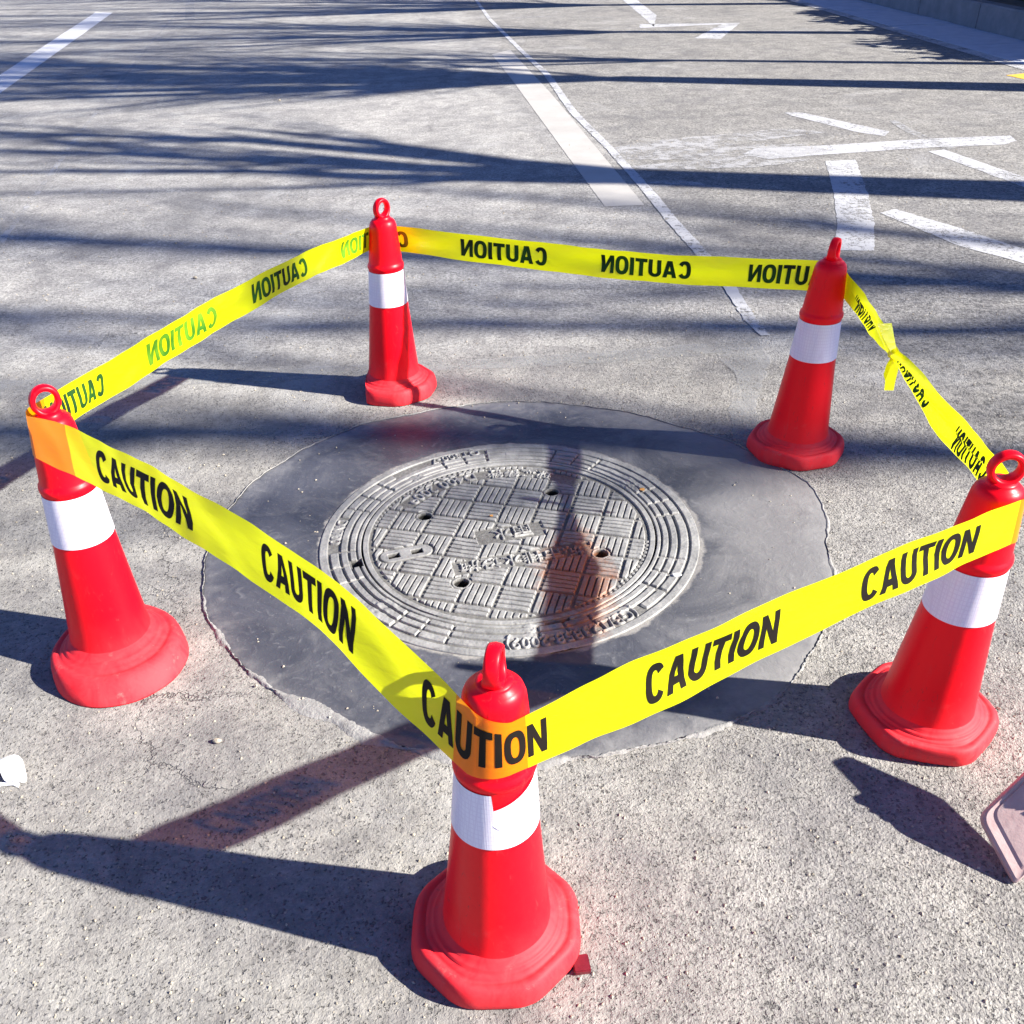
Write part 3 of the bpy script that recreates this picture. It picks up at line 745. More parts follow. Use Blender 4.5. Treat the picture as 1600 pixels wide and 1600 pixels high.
# ------------------------------------------------------------------ caution tape: edge points and word spans taken from image pixels
TAPE_TOP= [(-1.0339, 1.8617, 0.652), (-0.995, 1.8246, 0.665), (-0.9562, 1.7875, 0.679), (-0.9173, 1.7504, 0.6907), (-0.8784, 1.7133, 0.6972), (-0.8396, 1.6762, 0.7004), (-0.8007, 1.6392, 0.7035), (-0.7618, 1.6021, 0.7076), (-0.723, 1.565, 0.7121), (-0.6841, 1.5279, 0.7166), (-0.6453, 1.4908, 0.7203), (-0.6064, 1.4537, 0.7228), (-0.5675, 1.4166, 0.7243), (-0.5287, 1.3795, 0.7253), (-0.4898, 1.3424, 0.7259), (-0.451, 1.3053, 0.7262), (-0.4121, 1.2682, 0.726), (-0.3732, 1.2311, 0.725), (-0.3344, 1.194, 0.7229), (-0.2955, 1.157, 0.7188), (-0.2566, 1.1199, 0.7115), (-0.2178, 1.0828, 0.7006), (-0.1789, 1.0457, 0.6858), (-0.1401, 1.0086, 0.667), (-0.1012, 0.9715, 0.6449), (-0.0623, 0.9344, 0.6213), (-0.0585, 0.9309, 0.6196), (-0.0542, 0.9279, 0.6178), (-0.0496, 0.9253, 0.616), (-0.0447, 0.9233, 0.6142), (-0.0396, 0.9219, 0.6124), (-0.0344, 0.921, 0.6107), (-0.029, 0.9208, 0.6089), (-0.0236, 0.9211, 0.6071), (-0.0183, 0.9221, 0.6053), (-0.0131, 0.9236, 0.6035), (-0.0081, 0.9258, 0.6018), (0.0291, 0.9453, 0.6053), (0.0663, 0.9648, 0.6098), (0.1034, 0.9843, 0.6149), (0.1406, 1.0039, 0.6192), (0.1778, 1.0234, 0.6218), (0.2149, 1.0429, 0.6233), (0.2521, 1.0624, 0.6245), (0.2893, 1.082, 0.6257), (0.3264, 1.1015, 0.6269), (0.3636, 1.121, 0.6282), (0.4008, 1.1405, 0.6294), (0.4379, 1.1601, 0.6305), (0.4751, 1.1796, 0.6316), (0.5123, 1.1991, 0.6326), (0.5494, 1.2186, 0.6336), (0.5866, 1.2382, 0.6347), (0.6238, 1.2577, 0.6355), (0.6609, 1.2772, 0.6358), (0.6981, 1.2968, 0.6352), (0.7352, 1.3163, 0.634), (0.7724, 1.3358, 0.6327), (0.8096, 1.3553, 0.6314), (0.8467, 1.3749, 0.6301), (0.8839, 1.3944, 0.6289), (0.9211, 1.4139, 0.6277), (0.9249, 1.4161, 0.6266), (0.9286, 1.4186, 0.6256), (0.932, 1.4214, 0.6245), (0.9351, 1.4245, 0.6234), (0.9379, 1.428, 0.6224), (0.9405, 1.4317, 0.6213), (0.9426, 1.4356, 0.6202), (0.9444, 1.4397, 0.6192), (0.9458, 1.444, 0.6181), (0.9468, 1.4484, 0.617), (0.9474, 1.4529, 0.6159), (0.9503, 1.5042, 0.6159), (0.9532, 1.5554, 0.6149), (0.9561, 1.6067, 0.6124), (0.959, 1.658, 0.6099), (0.9619, 1.7092, 0.6075), (0.9648, 1.7605, 0.605), (0.9677, 1.8117, 0.6022), (0.9706, 1.863, 0.5994), (0.9735, 1.9143, 0.5967), (0.9764, 1.9655, 0.5939), (0.9793, 2.0168, 0.5905), (0.9822, 2.0681, 0.5869), (0.9851, 2.1193, 0.5832), (0.988, 2.1706, 0.5787), (0.9909, 2.2218, 0.5694), (0.9937, 2.2731, 0.5708), (0.9966, 2.3244, 0.5799), (0.9995, 2.3756, 0.589), (1.0024, 2.4269, 0.598), (1.0053, 2.4781, 0.6), (1.0082, 2.5294, 0.6005), (1.0111, 2.5807, 0.6009), (1.014, 2.6319, 0.6016), (1.0169, 2.6832, 0.604), (1.0198, 2.7345, 0.6064), (1.0197, 2.7397, 0.608), (1.019, 2.7448, 0.6096), (1.0177, 2.7499, 0.6111), (1.0158, 2.7547, 0.6127), (1.0135, 2.7593, 0.6143), (1.0107, 2.7636, 0.6158), (1.0074, 2.7675, 0.6174), (1.0038, 2.7711, 0.619), (0.9998, 2.7742, 0.6206), (0.9954, 2.7768, 0.6221), (0.9908, 2.779, 0.6237), (0.9359, 2.8043, 0.6206), (0.881, 2.8295, 0.6172), (0.8261, 2.8548, 0.6135), (0.7711, 2.8801, 0.6097), (0.7162, 2.9053, 0.6058), (0.6613, 2.9306, 0.602), (0.6064, 2.9559, 0.5984), (0.5514, 2.9812, 0.5956), (0.4965, 3.0064, 0.5942), (0.4416, 3.0317, 0.5939), (0.3867, 3.057, 0.594), (0.3317, 3.0822, 0.5942), (0.2768, 3.1075, 0.5944), (0.2219, 3.1328, 0.5946), (0.167, 3.158, 0.5949), (0.112, 3.1833, 0.5952), (0.0571, 3.2086, 0.5956), (0.0022, 3.2339, 0.5959), (-0.0527, 3.2591, 0.5965), (-0.1077, 3.2844, 0.5974), (-0.1626, 3.3097, 0.5985), (-0.2175, 3.3349, 0.5997), (-0.2724, 3.3602, 0.6008), (-0.3274, 3.3855, 0.6017), (-0.3823, 3.4107, 0.6023), (-0.3891, 3.4132, 0.6028), (-0.3961, 3.4146, 0.6034), (-0.4032, 3.415, 0.6039), (-0.4104, 3.4143, 0.6045), (-0.4173, 3.4126, 0.605), (-0.4239, 3.4099, 0.6056), (-0.43, 3.4062, 0.6061), (-0.4356, 3.4017, 0.6067), (-0.4404, 3.3965, 0.6072), (-0.4443, 3.3906, 0.6078), (-0.4474, 3.3842, 0.6084), (-0.4713, 3.3252, 0.6145), (-0.4952, 3.2662, 0.6206), (-0.519, 3.2073, 0.6267), (-0.5429, 3.1483, 0.6328), (-0.5668, 3.0894, 0.6384), (-0.5907, 3.0304, 0.6431), (-0.6145, 2.9714, 0.6467), (-0.6384, 2.9125, 0.6498), (-0.6623, 2.8535, 0.6526), (-0.6862, 2.7945, 0.6549), (-0.71, 2.7356, 0.6565), (-0.7339, 2.6766, 0.6576), (-0.7578, 2.6177, 0.6586), (-0.7817, 2.5587, 0.6596), (-0.8056, 2.4997, 0.6606), (-0.8294, 2.4408, 0.6614), (-0.8533, 2.3818, 0.6615), (-0.8772, 2.3228, 0.6608), (-0.9011, 2.2639, 0.6595), (-0.9249, 2.2049, 0.6581), (-0.9488, 2.146, 0.6567), (-0.9727, 2.087, 0.6555), (-0.9966, 2.028, 0.6545), (-1.0204, 1.9691, 0.654), (-1.0443, 1.9101, 0.6538), (-1.0459, 1.9056, 0.6536), (-1.0469, 1.9009, 0.6535), (-1.0475, 1.8962, 0.6533), (-1.0475, 1.8914, 0.6531), (-1.047, 1.8867, 0.653), (-1.046, 1.882, 0.6528), (-1.0445, 1.8775, 0.6526), (-1.0425, 1.8731, 0.6525), (-1.0401, 1.869, 0.6523), (-1.0372, 1.8652, 0.6522)]
TAPE_BOT= [(-1.0421, 1.8448, 0.56), (-1.0034, 1.8081, 0.5666), (-0.9648, 1.7715, 0.5733), (-0.9261, 1.7348, 0.5799), (-0.8875, 1.6982, 0.5865), (-0.8488, 1.6615, 0.5927), (-0.8102, 1.6249, 0.5981), (-0.7715, 1.5882, 0.6027), (-0.7328, 1.5516, 0.6068), (-0.6942, 1.5149, 0.6107), (-0.6555, 1.4783, 0.6142), (-0.6169, 1.4416, 0.6167), (-0.5782, 1.405, 0.6178), (-0.5395, 1.3683, 0.6181), (-0.5009, 1.3317, 0.6182), (-0.4622, 1.295, 0.618), (-0.4236, 1.2584, 0.6168), (-0.3849, 1.2217, 0.6142), (-0.3462, 1.1851, 0.6097), (-0.3076, 1.1484, 0.6007), (-0.2689, 1.1118, 0.5853), (-0.2303, 1.0751, 0.5659), (-0.1916, 1.0384, 0.5459), (-0.153, 1.0018, 0.5271), (-0.1143, 0.9651, 0.5112), (-0.0756, 0.9285, 0.4985), (-0.0704, 0.9242, 0.4991), (-0.0647, 0.9205, 0.4997), (-0.0586, 0.9174, 0.5003), (-0.0522, 0.9151, 0.5009), (-0.0456, 0.9135, 0.5015), (-0.0389, 0.9126, 0.5021), (-0.0322, 0.9125, 0.5026), (-0.0255, 0.9132, 0.5032), (-0.0189, 0.9145, 0.5038), (-0.0125, 0.9166, 0.5044), (-0.0064, 0.9194, 0.505), (0.031, 0.939, 0.5037), (0.0683, 0.9586, 0.5018), (0.1056, 0.9782, 0.4998), (0.143, 0.9977, 0.4989), (0.1803, 1.0173, 0.5001), (0.2177, 1.0369, 0.5029), (0.255, 1.0564, 0.5061), (0.2923, 1.076, 0.5094), (0.3297, 1.0956, 0.5127), (0.367, 1.1152, 0.516), (0.4044, 1.1347, 0.5193), (0.4417, 1.1543, 0.5222), (0.479, 1.1739, 0.5245), (0.5164, 1.1934, 0.5261), (0.5537, 1.213, 0.5274), (0.5911, 1.2326, 0.5286), (0.6284, 1.2521, 0.5297), (0.6657, 1.2717, 0.5309), (0.7031, 1.2913, 0.5318), (0.7404, 1.3109, 0.5325), (0.7778, 1.3304, 0.5331), (0.8151, 1.35, 0.5337), (0.8524, 1.3696, 0.5342), (0.8898, 1.3891, 0.5348), (0.9271, 1.4087, 0.5353), (0.9318, 1.4113, 0.534), (0.9362, 1.4144, 0.5327), (0.9404, 1.4178, 0.5314), (0.9442, 1.4217, 0.5301), (0.9477, 1.4259, 0.5288), (0.9507, 1.4304, 0.5275), (0.9534, 1.4352, 0.5262), (0.9555, 1.4402, 0.525), (0.9572, 1.4454, 0.5237), (0.9585, 1.4508, 0.5224), (0.9592, 1.4562, 0.5211), (0.9619, 1.5075, 0.5211), (0.9646, 1.5587, 0.5211), (0.9674, 1.61, 0.5211), (0.9701, 1.6612, 0.5202), (0.9729, 1.7124, 0.5172), (0.9756, 1.7637, 0.5143), (0.9783, 1.8149, 0.5113), (0.9811, 1.8661, 0.5084), (0.9838, 1.9174, 0.5054), (0.9865, 1.9686, 0.5141), (0.9893, 2.0199, 0.5231), (0.992, 2.0711, 0.5322), (0.9948, 2.1223, 0.5373), (0.9975, 2.1736, 0.542), (1.0002, 2.2248, 0.5467), (1.003, 2.276, 0.5464), (1.0057, 2.3273, 0.5408), (1.0084, 2.3785, 0.5349), (1.0112, 2.4298, 0.529), (1.0139, 2.481, 0.5255), (1.0167, 2.5322, 0.5255), (1.0194, 2.5835, 0.5255), (1.0221, 2.6347, 0.5254), (1.0249, 2.6859, 0.5254), (1.0276, 2.7372, 0.5254), (1.0276, 2.7434, 0.5254), (1.0269, 2.7497, 0.5254), (1.0256, 2.7558, 0.5254), (1.0236, 2.7617, 0.5253), (1.0209, 2.7674, 0.5253), (1.0177, 2.7728, 0.5253), (1.0139, 2.7777, 0.5253), (1.0095, 2.7823, 0.5253), (1.0047, 2.7863, 0.5253), (0.9995, 2.7898, 0.5253), (0.994, 2.7927, 0.5253), (0.939, 2.8178, 0.524), (0.884, 2.8429, 0.5217), (0.829, 2.868, 0.5183), (0.774, 2.8931, 0.5147), (0.7189, 2.9182, 0.511), (0.6639, 2.9433, 0.5073), (0.6089, 2.9684, 0.5039), (0.5539, 2.9935, 0.5012), (0.4989, 3.0186, 0.4997), (0.4439, 3.0437, 0.4991), (0.3889, 3.0688, 0.4988), (0.3339, 3.0939, 0.4986), (0.2789, 3.1191, 0.4984), (0.2238, 3.1442, 0.4986), (0.1688, 3.1693, 0.4989), (0.1138, 3.1944, 0.4994), (0.0588, 3.2195, 0.4999), (0.0038, 3.2446, 0.5004), (-0.0512, 3.2697, 0.5014), (-0.1062, 3.2948, 0.5031), (-0.1612, 3.3199, 0.5052), (-0.2162, 3.345, 0.5075), (-0.2712, 3.3701, 0.5097), (-0.3263, 3.3952, 0.5116), (-0.3813, 3.4203, 0.513), (-0.3894, 3.4231, 0.5143), (-0.3978, 3.4248, 0.5155), (-0.4063, 3.4251, 0.5168), (-0.4148, 3.4243, 0.5181), (-0.423, 3.4222, 0.5193), (-0.4309, 3.4189, 0.5206), (-0.4381, 3.4145, 0.5218), (-0.4446, 3.4091, 0.5231), (-0.4503, 3.4028, 0.5243), (-0.4549, 3.3957, 0.5256), (-0.4585, 3.3881, 0.5269), (-0.4823, 3.3288, 0.531), (-0.5062, 3.2694, 0.5356), (-0.53, 3.2101, 0.5404), (-0.5538, 3.1507, 0.5452), (-0.5777, 3.0914, 0.5501), (-0.6015, 3.032, 0.5548), (-0.6254, 2.9727, 0.5587), (-0.6492, 2.9134, 0.5616), (-0.6731, 2.854, 0.5635), (-0.6969, 2.7947, 0.5651), (-0.7208, 2.7353, 0.5666), (-0.7446, 2.676, 0.568), (-0.7685, 2.6166, 0.569), (-0.7923, 2.5573, 0.5698), (-0.8161, 2.498, 0.5704), (-0.84, 2.4386, 0.571), (-0.8638, 2.3793, 0.5712), (-0.8877, 2.3199, 0.571), (-0.9115, 2.2606, 0.5701), (-0.9354, 2.2013, 0.569), (-0.9592, 2.1419, 0.5679), (-0.9831, 2.0826, 0.5668), (-1.0069, 2.0232, 0.5659), (-1.0308, 1.9639, 0.5654), (-1.0546, 1.9045, 0.5652), (-1.0565, 1.899, 0.5648), (-1.0579, 1.8933, 0.5643), (-1.0586, 1.8874, 0.5638), (-1.0586, 1.8816, 0.5633), (-1.0581, 1.8757, 0.5629), (-1.0569, 1.8699, 0.5624), (-1.0551, 1.8643, 0.5619), (-1.0526, 1.8589, 0.5614), (-1.0497, 1.8538, 0.561), (-1.0461, 1.8491, 0.5605)]
WORDS= [(0.321, 0.665), (0.877, 1.109), (1.259, 1.481), (1.654, 1.913), (2.093, 2.373), (2.703, 2.865), (3.054, 3.255), (3.512, 3.679), (3.858, 4.123), (4.305, 4.605), (4.797, 5.118), (5.325, 5.68), (5.906, 6.209), (6.391, 6.683), (6.849, 7.042)]

TT = np.array(TAPE_TOP); BB = np.array(TAPE_BOT)
TT = np.vstack([TT, TT[:1]]); BB = np.vstack([BB, BB[:1]])
MM = (TT + BB) / 2; UU = np.r_[0, np.cumsum(np.linalg.norm(np.diff(MM, axis=0), axis=1))]
ULEN = UU[-1]; DU = .0075; NU = int(round(ULEN / DU)); DU = ULEN / NU; NV = 6
uu = np.arange(NU + 1) * DU
Tg = np.stack([np.interp(uu, UU, TT[:, k]) for k in range(3)], 1); Bg = np.stack([np.interp(uu, UU, BB[:, k]) for k in range(3)], 1)
G = np.zeros((NU + 1, NV + 1, 3))
for j in range(NV + 1):
    G[:, j] = Bg + (Tg - Bg) * (j / NV)
tang = np.gradient((Tg + Bg) / 2, axis=0); tang /= np.linalg.norm(tang, axis=1)[:, None]
wid = Tg - Bg; nrm = np.cross(tang, wid); nrm /= np.linalg.norm(nrm, axis=1)[:, None]      # outwards
# lengthwise puckers, none where the film lies on a neck
def near_wrap(u):
    d = 9.0
    for a in WRAPS: d = min(d, abs((u - a + ULEN / 2) % ULEN - ULEN / 2))
    return d
N_SEG = 26; WRAPS = []
for k in range(5):
    i0 = k * 36 + 25; i1 = i0 + 11; WRAPS.append((UU[i0] + UU[i1]) / 2)
KN = 3.31
for i, u in enumerate(uu):
    f = min(1, max(0, (near_wrap(u) - .06) / .1))
    for j in range(NV + 1):
        v = j / NV
        amp = .0032 * math.sin(u * 9 + 1) * math.sin(v * 7 + u * 3) + .0020 * math.sin(u * 23 + v * 5) + .0010 * math.sin(u * 61 + v * 9) * math.sin(u * 3.1)
        if 2.6 < u < 3.8: amp += .010 * math.sin(v * 9 + 1.2 * u) * (1 - min(1, abs(u - KN) / .45)) + .006 * math.sin(v * 6.3 * 2 + 2)
        G[i, j] += nrm[i] * amp * f
def surf(u, v, off):
    x = (u / DU); i = int(min(max(math.floor(x), 0), NU - 1)); fu = x - i
    y = min(max(v, 0), .99999) * NV; j = int(y); fv = y - j
    p = (G[i, j] * (1 - fu) + G[i + 1, j] * fu) * (1 - fv) + (G[i, j + 1] * (1 - fu) + G[i + 1, j + 1] * fu) * fv
    return p + (nrm[i] * (1 - fu) + nrm[i + 1] * fu) * off
def over_red(u):
    for k, (b_, f_) in enumerate(((.062, .060), (.030, .030), (.040, .050), (.055, .055), (.070, .235))):
        d = (u - WRAPS[k] + ULEN / 2) % ULEN - ULEN / 2
        if -b_ < d < f_: return True
    return False
V = list(G[:-1].reshape(-1, 3)); F = []; MI = []
for i in range(NU):
    for j in range(NV):
        a = i * (NV + 1) + j; b = ((i + 1) % NU) * (NV + 1) + j
        F.append((a, b, b + 1, a + 1)); MI.append(4 if over_red((i + .5) * DU) else 0)
def bold_word():
    # heavy condensed capitals C A U T I O N, height 1
    T = []; x = [0.0]
    def poly(p):
        for i in range(1, len(p) - 1): T.append([(p[0][0] + x[0], p[0][1]), (p[i][0] + x[0], p[i][1]), (p[i + 1][0] + x[0], p[i + 1][1])])
    def ring(cx, cy, rx, ry, ix, iy, a0, a1, n=28, e=.82):
        f = lambda a, p, q: (cx + p * math.copysign(abs(math.cos(a)) ** e, math.cos(a)), cy + q * math.copysign(abs(math.sin(a)) ** e, math.sin(a)))
        for i in range(n):
            a, b = R(a0 + (a1 - a0) * i / n), R(a0 + (a1 - a0) * (i + 1) / n)
            poly([f(a, ix, iy), f(a, rx, ry), f(b, rx, ry), f(b, ix, iy)])
    for ch in 'CAUTION':
        if ch == 'C': ring(.37, .5, .37, .52, .135, .325, 33, 327); w = .74
        if ch == 'O': ring(.40, .5, .40, .52, .165, .325, 0, 360, 36); w = .80
        if ch == 'A':
            w = .80
            poly([(0, 0), (.24, 0), (.40, .70), (.40, 1), (.26, 1)]); poly([(.80, 0), (.54, 1), (.40, 1), (.40, .70), (.56, 0)])
            poly([(.2811, .18), (.5189, .18), (.4709, .39), (.3291, .39)])
        if ch == 'U':
            w = .74; poly([(0, .3), (.235, .3), (.235, 1), (0, 1)]); poly([(.505, .3), (.74, .3), (.74, 1), (.505, 1)]); ring(.37, .3, .37, .32, .135, .125, 180, 360, 18, 1)
        if ch == 'T': w = .70; poly([(0, .80), (.70, .80), (.70, 1), (0, 1)]); poly([(.23, 0), (.47, 0), (.47, .80), (.23, .80)])
        if ch == 'I': w = .24; poly([(0, 0), (.24, 0), (.24, 1), (0, 1)])
        if ch == 'N': w = .76; poly([(0, 0), (.22, 0), (.22, 1), (0, 1)]); poly([(.54, 0), (.76, 0), (.76, 1), (.54, 1)]); poly([(.22, 1), (.22, .60), (.54, 0), (.54, .40)])
        x[0] += w + .08
    return np.array(T)
BOLD = bold_word()
def word(u0, u1, back):
    tr = BOLD; mn = tr.reshape(-1, 2).min(0); mx = tr.reshape(-1, 2).max(0)
    vb, vt = .185, .815
    t = (tr - mn) / (mx - mn); t[..., 0] = u0 + t[..., 0] * (u1 - u0); t[..., 1] = vb + t[..., 1] * (vt - vb)
    bm = bmesh.new()
    for q in t:
        try: bm.faces.new([bm.verts.new((p[0], p[1], 0)) for p in q])
        except ValueError: pass
    bmesh.ops.remove_doubles(bm, verts=bm.verts, dist=1e-5)
    k0, k1 = int(math.ceil(u0 / DU)), int(u1 / DU)
    for k in range(k0, k1 + 1):
        g = list(bm.verts) + list(bm.edges) + list(bm.faces)
        bmesh.ops.bisect_plane(bm, geom=g, plane_co=(k * DU, 0, 0), plane_no=(1, 0, 0), dist=1e-6)
    for j in range(1, NV):
        g = list(bm.verts) + list(bm.edges) + list(bm.faces)
        bmesh.ops.bisect_plane(bm, geom=g, plane_co=(0, j / NV, 0), plane_no=(0, 1, 0), dist=1e-6)
    bm.verts.index_update()
    for off, mi in ((.0006, 1), (-.0006, back)):
        b0 = len(V)
        for v in bm.verts: V.append(surf(v.co.x, v.co.y, off))
        for f in bm.faces: F.append(tuple(b0 + v.index for v in f.verts)); MI.append(mi)
    bm.free()
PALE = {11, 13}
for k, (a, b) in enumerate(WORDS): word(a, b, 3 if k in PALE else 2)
# knot: gathered film, a standing fin and the hanging tail
def strip_pts(L, Rr):
    b0 = len(V)
    for p, q in zip(L, Rr): V.append(p); V.append(q)
    for k in range(len(L) - 1): F.append((b0 + 2 * k, b0 + 2 * k + 1, b0 + 2 * k + 3, b0 + 2 * k + 2)); MI.append(0)
ik = int(KN / DU); kc = (Tg[ik] + Bg[ik]) / 2
def K(dy, dz, dx=0): return np.array([kc[0] + dx, kc[1] + dy, kc[2] + dz])
strip_pts([K(-.008, .002, -.006), K(-.012, -.030, -.012), K(-.010, -.062, -.016), K(-.014, -.088, -.014)], [K(-.006, .0, .006), K(-.010, -.034, .012), K(-.004, -.066, .014), K(-.008, -.092, .013)])
strip_pts([K(.006, .002, -.004), K(.010, -.028, -.013), K(.012, -.056, -.014), K(.010, -.080, -.004)], [K(.006, 0, .006), K(.012, -.030, .008), K(.008, -.060, .012), K(.004, -.082, .016)])
strip_pts([K(.006, .004, -.008), K(.016, .042, -.034), K(.030, .074, -.052)], [K(.008, .006, .006), K(.026, .034, .000), K(.040, .070, -.010)])
# the tight wrap of the knot itself
for q in range(3):
    L_, R_ = [], []
    for t in range(13):
        a = t / 12 * 2 * math.pi; rr = .010 + .0015 * q
        L_.append(K(-.010 + q * .008, rr * math.sin(a), rr * math.cos(a))); R_.append(K(-.001 + q * .008, rr * math.sin(a) * 1.1, rr * math.cos(a) * 1.1))
    strip_pts(L_, R_)
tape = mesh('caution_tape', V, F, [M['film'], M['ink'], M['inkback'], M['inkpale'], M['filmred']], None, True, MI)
tag(tape, 'yellow tape printed CAUTION in black, wound round the five cone necks and knotted', 'barrier tape')

# ------------------------------------------------------------------ small things on the ground
def cone_base_fragment():
    root = empty('broken_cone_base', (.93, 1.05, 0)); tag(root, 'faded pink square base of a broken traffic cone, tipped up on one corner', 'cone base')
    o = Vector((.93, 1.05, 0))
    A = Vector((.926, 1.046, .004)); Cc = Vector((.880, 1.147, .08)); T = Vector((1.133, 1.265, .308)); W = Vector((1.18, 1.164, .228))
    cs = [A, Cc, T, W]; n = (Cc - A).cross(T - Cc).normalized()
    if n.z < 0: n = -n
    # rounded outline
    out = []
    for i in range(4):
        p, c, q = cs[i - 1], cs[i], cs[(i + 1) % 4]; rr = .022 if i else .010
        d0 = (p - c).normalized(); d1 = (q - c).normalized()
        for k in range(7):
            t = k / 6; out.append((c + d0 * rr * (1 - t) ** 2 + d1 * rr * t ** 2))
    cen = sum(cs, Vector()) / 4
    layers = [(-.028, .985), (-.022, 1.0), (-.004, 1.0), (.002, .985), (.004, .95), (.001, .86), (.003, .82)]
    V, F = [], []
    for dn, sc_ in layers:
        for p in out: V.append(tuple(cen + (p - cen) * sc_ + n * dn - o))
    m = len(out)
    for i in range(len(layers) - 1):
        for k in range(m): F.append((i * m + k, i * m + (k + 1) % m, (i + 1) * m + (k + 1) % m, (i + 1) * m + k))
    F.append(tuple(range(m))[::-1]); F.append(tuple(range((len(layers) - 1) * m, len(layers) * m)))
    mesh('plate', V, F, M['faded'], root, False)
    # torn stub of the body
    e1 = (Cc - A).normalized(); e2 = n.cross(e1).normalized()
    V, F = [], []; rnd = random.Random(3)
    for i, (r, h) in enumerate([(.062, .0), (.056, .006), (.054, .02), (.0505, .02), (.050, .0)]):
        for k in range(40):
            a = k / 40 * 2 * math.pi; hh = h + (rnd.uniform(0, .012) if h > .01 else 0)
            V.append(tuple(cen + (T - Cc).normalized() * .03 + e1 * r * math.cos(a) + e2 * r * math.sin(a) * 1.0 + n * hh - o))
    for i in range(4):
        for k in range(40): F.append((i * 40 + k, i * 40 + (k + 1) % 40, (i + 1) * 40 + (k + 1) % 40, (i + 1) * 40 + k))
    mesh('torn_stub', V, F, M['faded'], root, True)
cone_base_fragment()

def crumple(name, loc, size, seed, m, label, cat, sharp=1.0, sub=3, group=None):
    rnd = random.Random(seed); bm = bmesh.new(); bmesh.ops.create_icosphere(bm, subdivisions=sub, radius=1)
    dirs = [(Vector((rnd.gauss(0, 1), rnd.gauss(0, 1), rnd.gauss(0, 1))).normalized(), rnd.uniform(.55, .95)) for _ in range(26)]
    for v in bm.verts:
        p = v.co.copy()
        for d, k in dirs:
            t = p.dot(d)
            if t > k: p -= d * (t - k) * sharp
        v.co = Vector((p.x * size[0], p.y * size[1], max(-.8, p.z) * size[2]))
    zmin = min(v.co.z for v in bm.verts)
    for v in bm.verts: v.co.z -= zmin
    me = bpy.data.meshes.new(name); bm.to_mesh(me); bm.free()
    o = link(name, me, m); o.location = loc; tag(o, label, cat, group); return o

def torn_paper():
    # a small crumpled white scrap: two folded lobes over its own shadow
    x0, y0, _ = at(22, 1215)
    V, F = [], []
    root = empty('paper_scrap', (x0, y0, 0)); tag(root, 'crumpled white paper scrap on the asphalt at the left edge of the picture', 'litter')
    rnd = random.Random(5)
    P = [[(-.03, .030, .030), (-.005, .040, .034), (.012, .036, .028), (.020, .020, .016)],
         [(-.034, .008, .038), (-.010, .012, .044), (.014, .010, .034), (.030, .000, .010)],
         [(-.020, -.002, .030), (.000, -.004, .030), (.018, -.006, .016), (.036, -.012, .003)],
         [(-.012, -.020, .004), (.006, -.018, .010), (.022, -.018, .006), (.030, -.020, .002)]]
    n = 4
    for r in P:
        for p in r: V.append(p)
    for i in range(3):
        for j in range(3): F.append((i * n + j, (i + 1) * n + j, (i + 1) * n + j + 1, i * n + j + 1))
    o = mesh('upper_fold', V, F, M['paper'], root, False)
    s = o.modifiers.new('s', 'SUBSURF'); s.levels = s.render_levels = 2
    s = o.modifiers.new('t', 'SOLIDIFY'); s.thickness = .0012
    V = [(-.05, -.030, .003), (-.02, -.024, .002), (.010, -.026, .006), (.022, -.030, .002), (-.05, -.016, .006), (-.02, -.014, .002), (.008, -.012, .003), (.02, -.018, .002)]
    o = mesh('lower_fold', V, [(0, 1, 5, 4), (1, 2, 6, 5), (2, 3, 7, 6)], M['paper'], root, False)
    s = o.modifiers.new('t', 'SOLIDIFY'); s.thickness = .002
torn_paper()

def chip():
    x, y, _ = at(908, 1510)
    bm = bmesh.new(); bmesh.ops.create_cube(bm, size=1)
    for v in bm.verts: v.co = Vector((v.co.x * .030, v.co.y * .034, (v.co.z + .5) * .012))
    bmesh.ops.bevel(bm, geom=bm.edges[:], offset=.002, segments=2, affect='EDGES')
    me = bpy.data.meshes.new('plastic_chip'); bm.to_mesh(me); bm.free()
    o = link('plastic_chip', me, M['maroon']); o.location = (x, y, 0); o.rotation_euler[2] = R(6)
    tag(o, 'small square dark red plastic chip on the ground right of the nearest cone', 'plastic chip')
chip()
rnd = random.Random(12)
for px, py, s, l in [(275, 381, .010, 'dark pebble on the sunlit asphalt left of the farthest cone'), (305, 436, .014, 'tan pebble on the asphalt above the left stretch of tape'), (437, 158, .018, 'lone pebble far up the left lane'),
                     (340, 1160, .012, 'dark pebble on the ground between the left cone and nearest cone'), (1475, 24, .02, 'white bit of litter lying on the far gutter slabs')]:
    x, y, _ = at(px, py)
    crumple('pebble', (x, y, .001), (s, s * .7, s * .6), rnd.randint(0, 99), M['paper'] if px == 1475 else M['stone'], l, 'pebble', .8, 2)
x, y, _ = at(1057, 905); crumple('foil_scrap', (x, y, .010), (.016, .009, .007), 3, M['paper'], 'pale crumpled foil scrap on the right part of the manhole frame', 'litter', 1.0, 2)
def dry_leaf(px, py, s, label, z):
    x, y, _ = at(px, py); V = []; F = []
    for i in range(7):
        t = i / 6; wd = math.sin(t * math.pi) * .38; V += [(t - .5, -wd, .12 * math.sin(t * 3)), (t - .5, 0, 0.02), (t - .5, wd, .10 * math.sin(t * 3 + .5))]
    for i in range(6): F += [(3 * i, 3 * i + 3, 3 * i + 4, 3 * i + 1), (3 * i + 1, 3 * i + 4, 3 * i + 5, 3 * i + 2)]
    o = mesh('dry_leaf', [(a * s, b * s, c * s + .001) for a, b, c in V], F, M['dryleaf'], None, True); o.location = (x, y, z); o.rotation_euler[2] = rnd.uniform(0, 6)
    tag(o, label, 'leaf')
dry_leaf(1003, 771, .022, 'orange dry leaf bit on the far right of the manhole frame', .013)
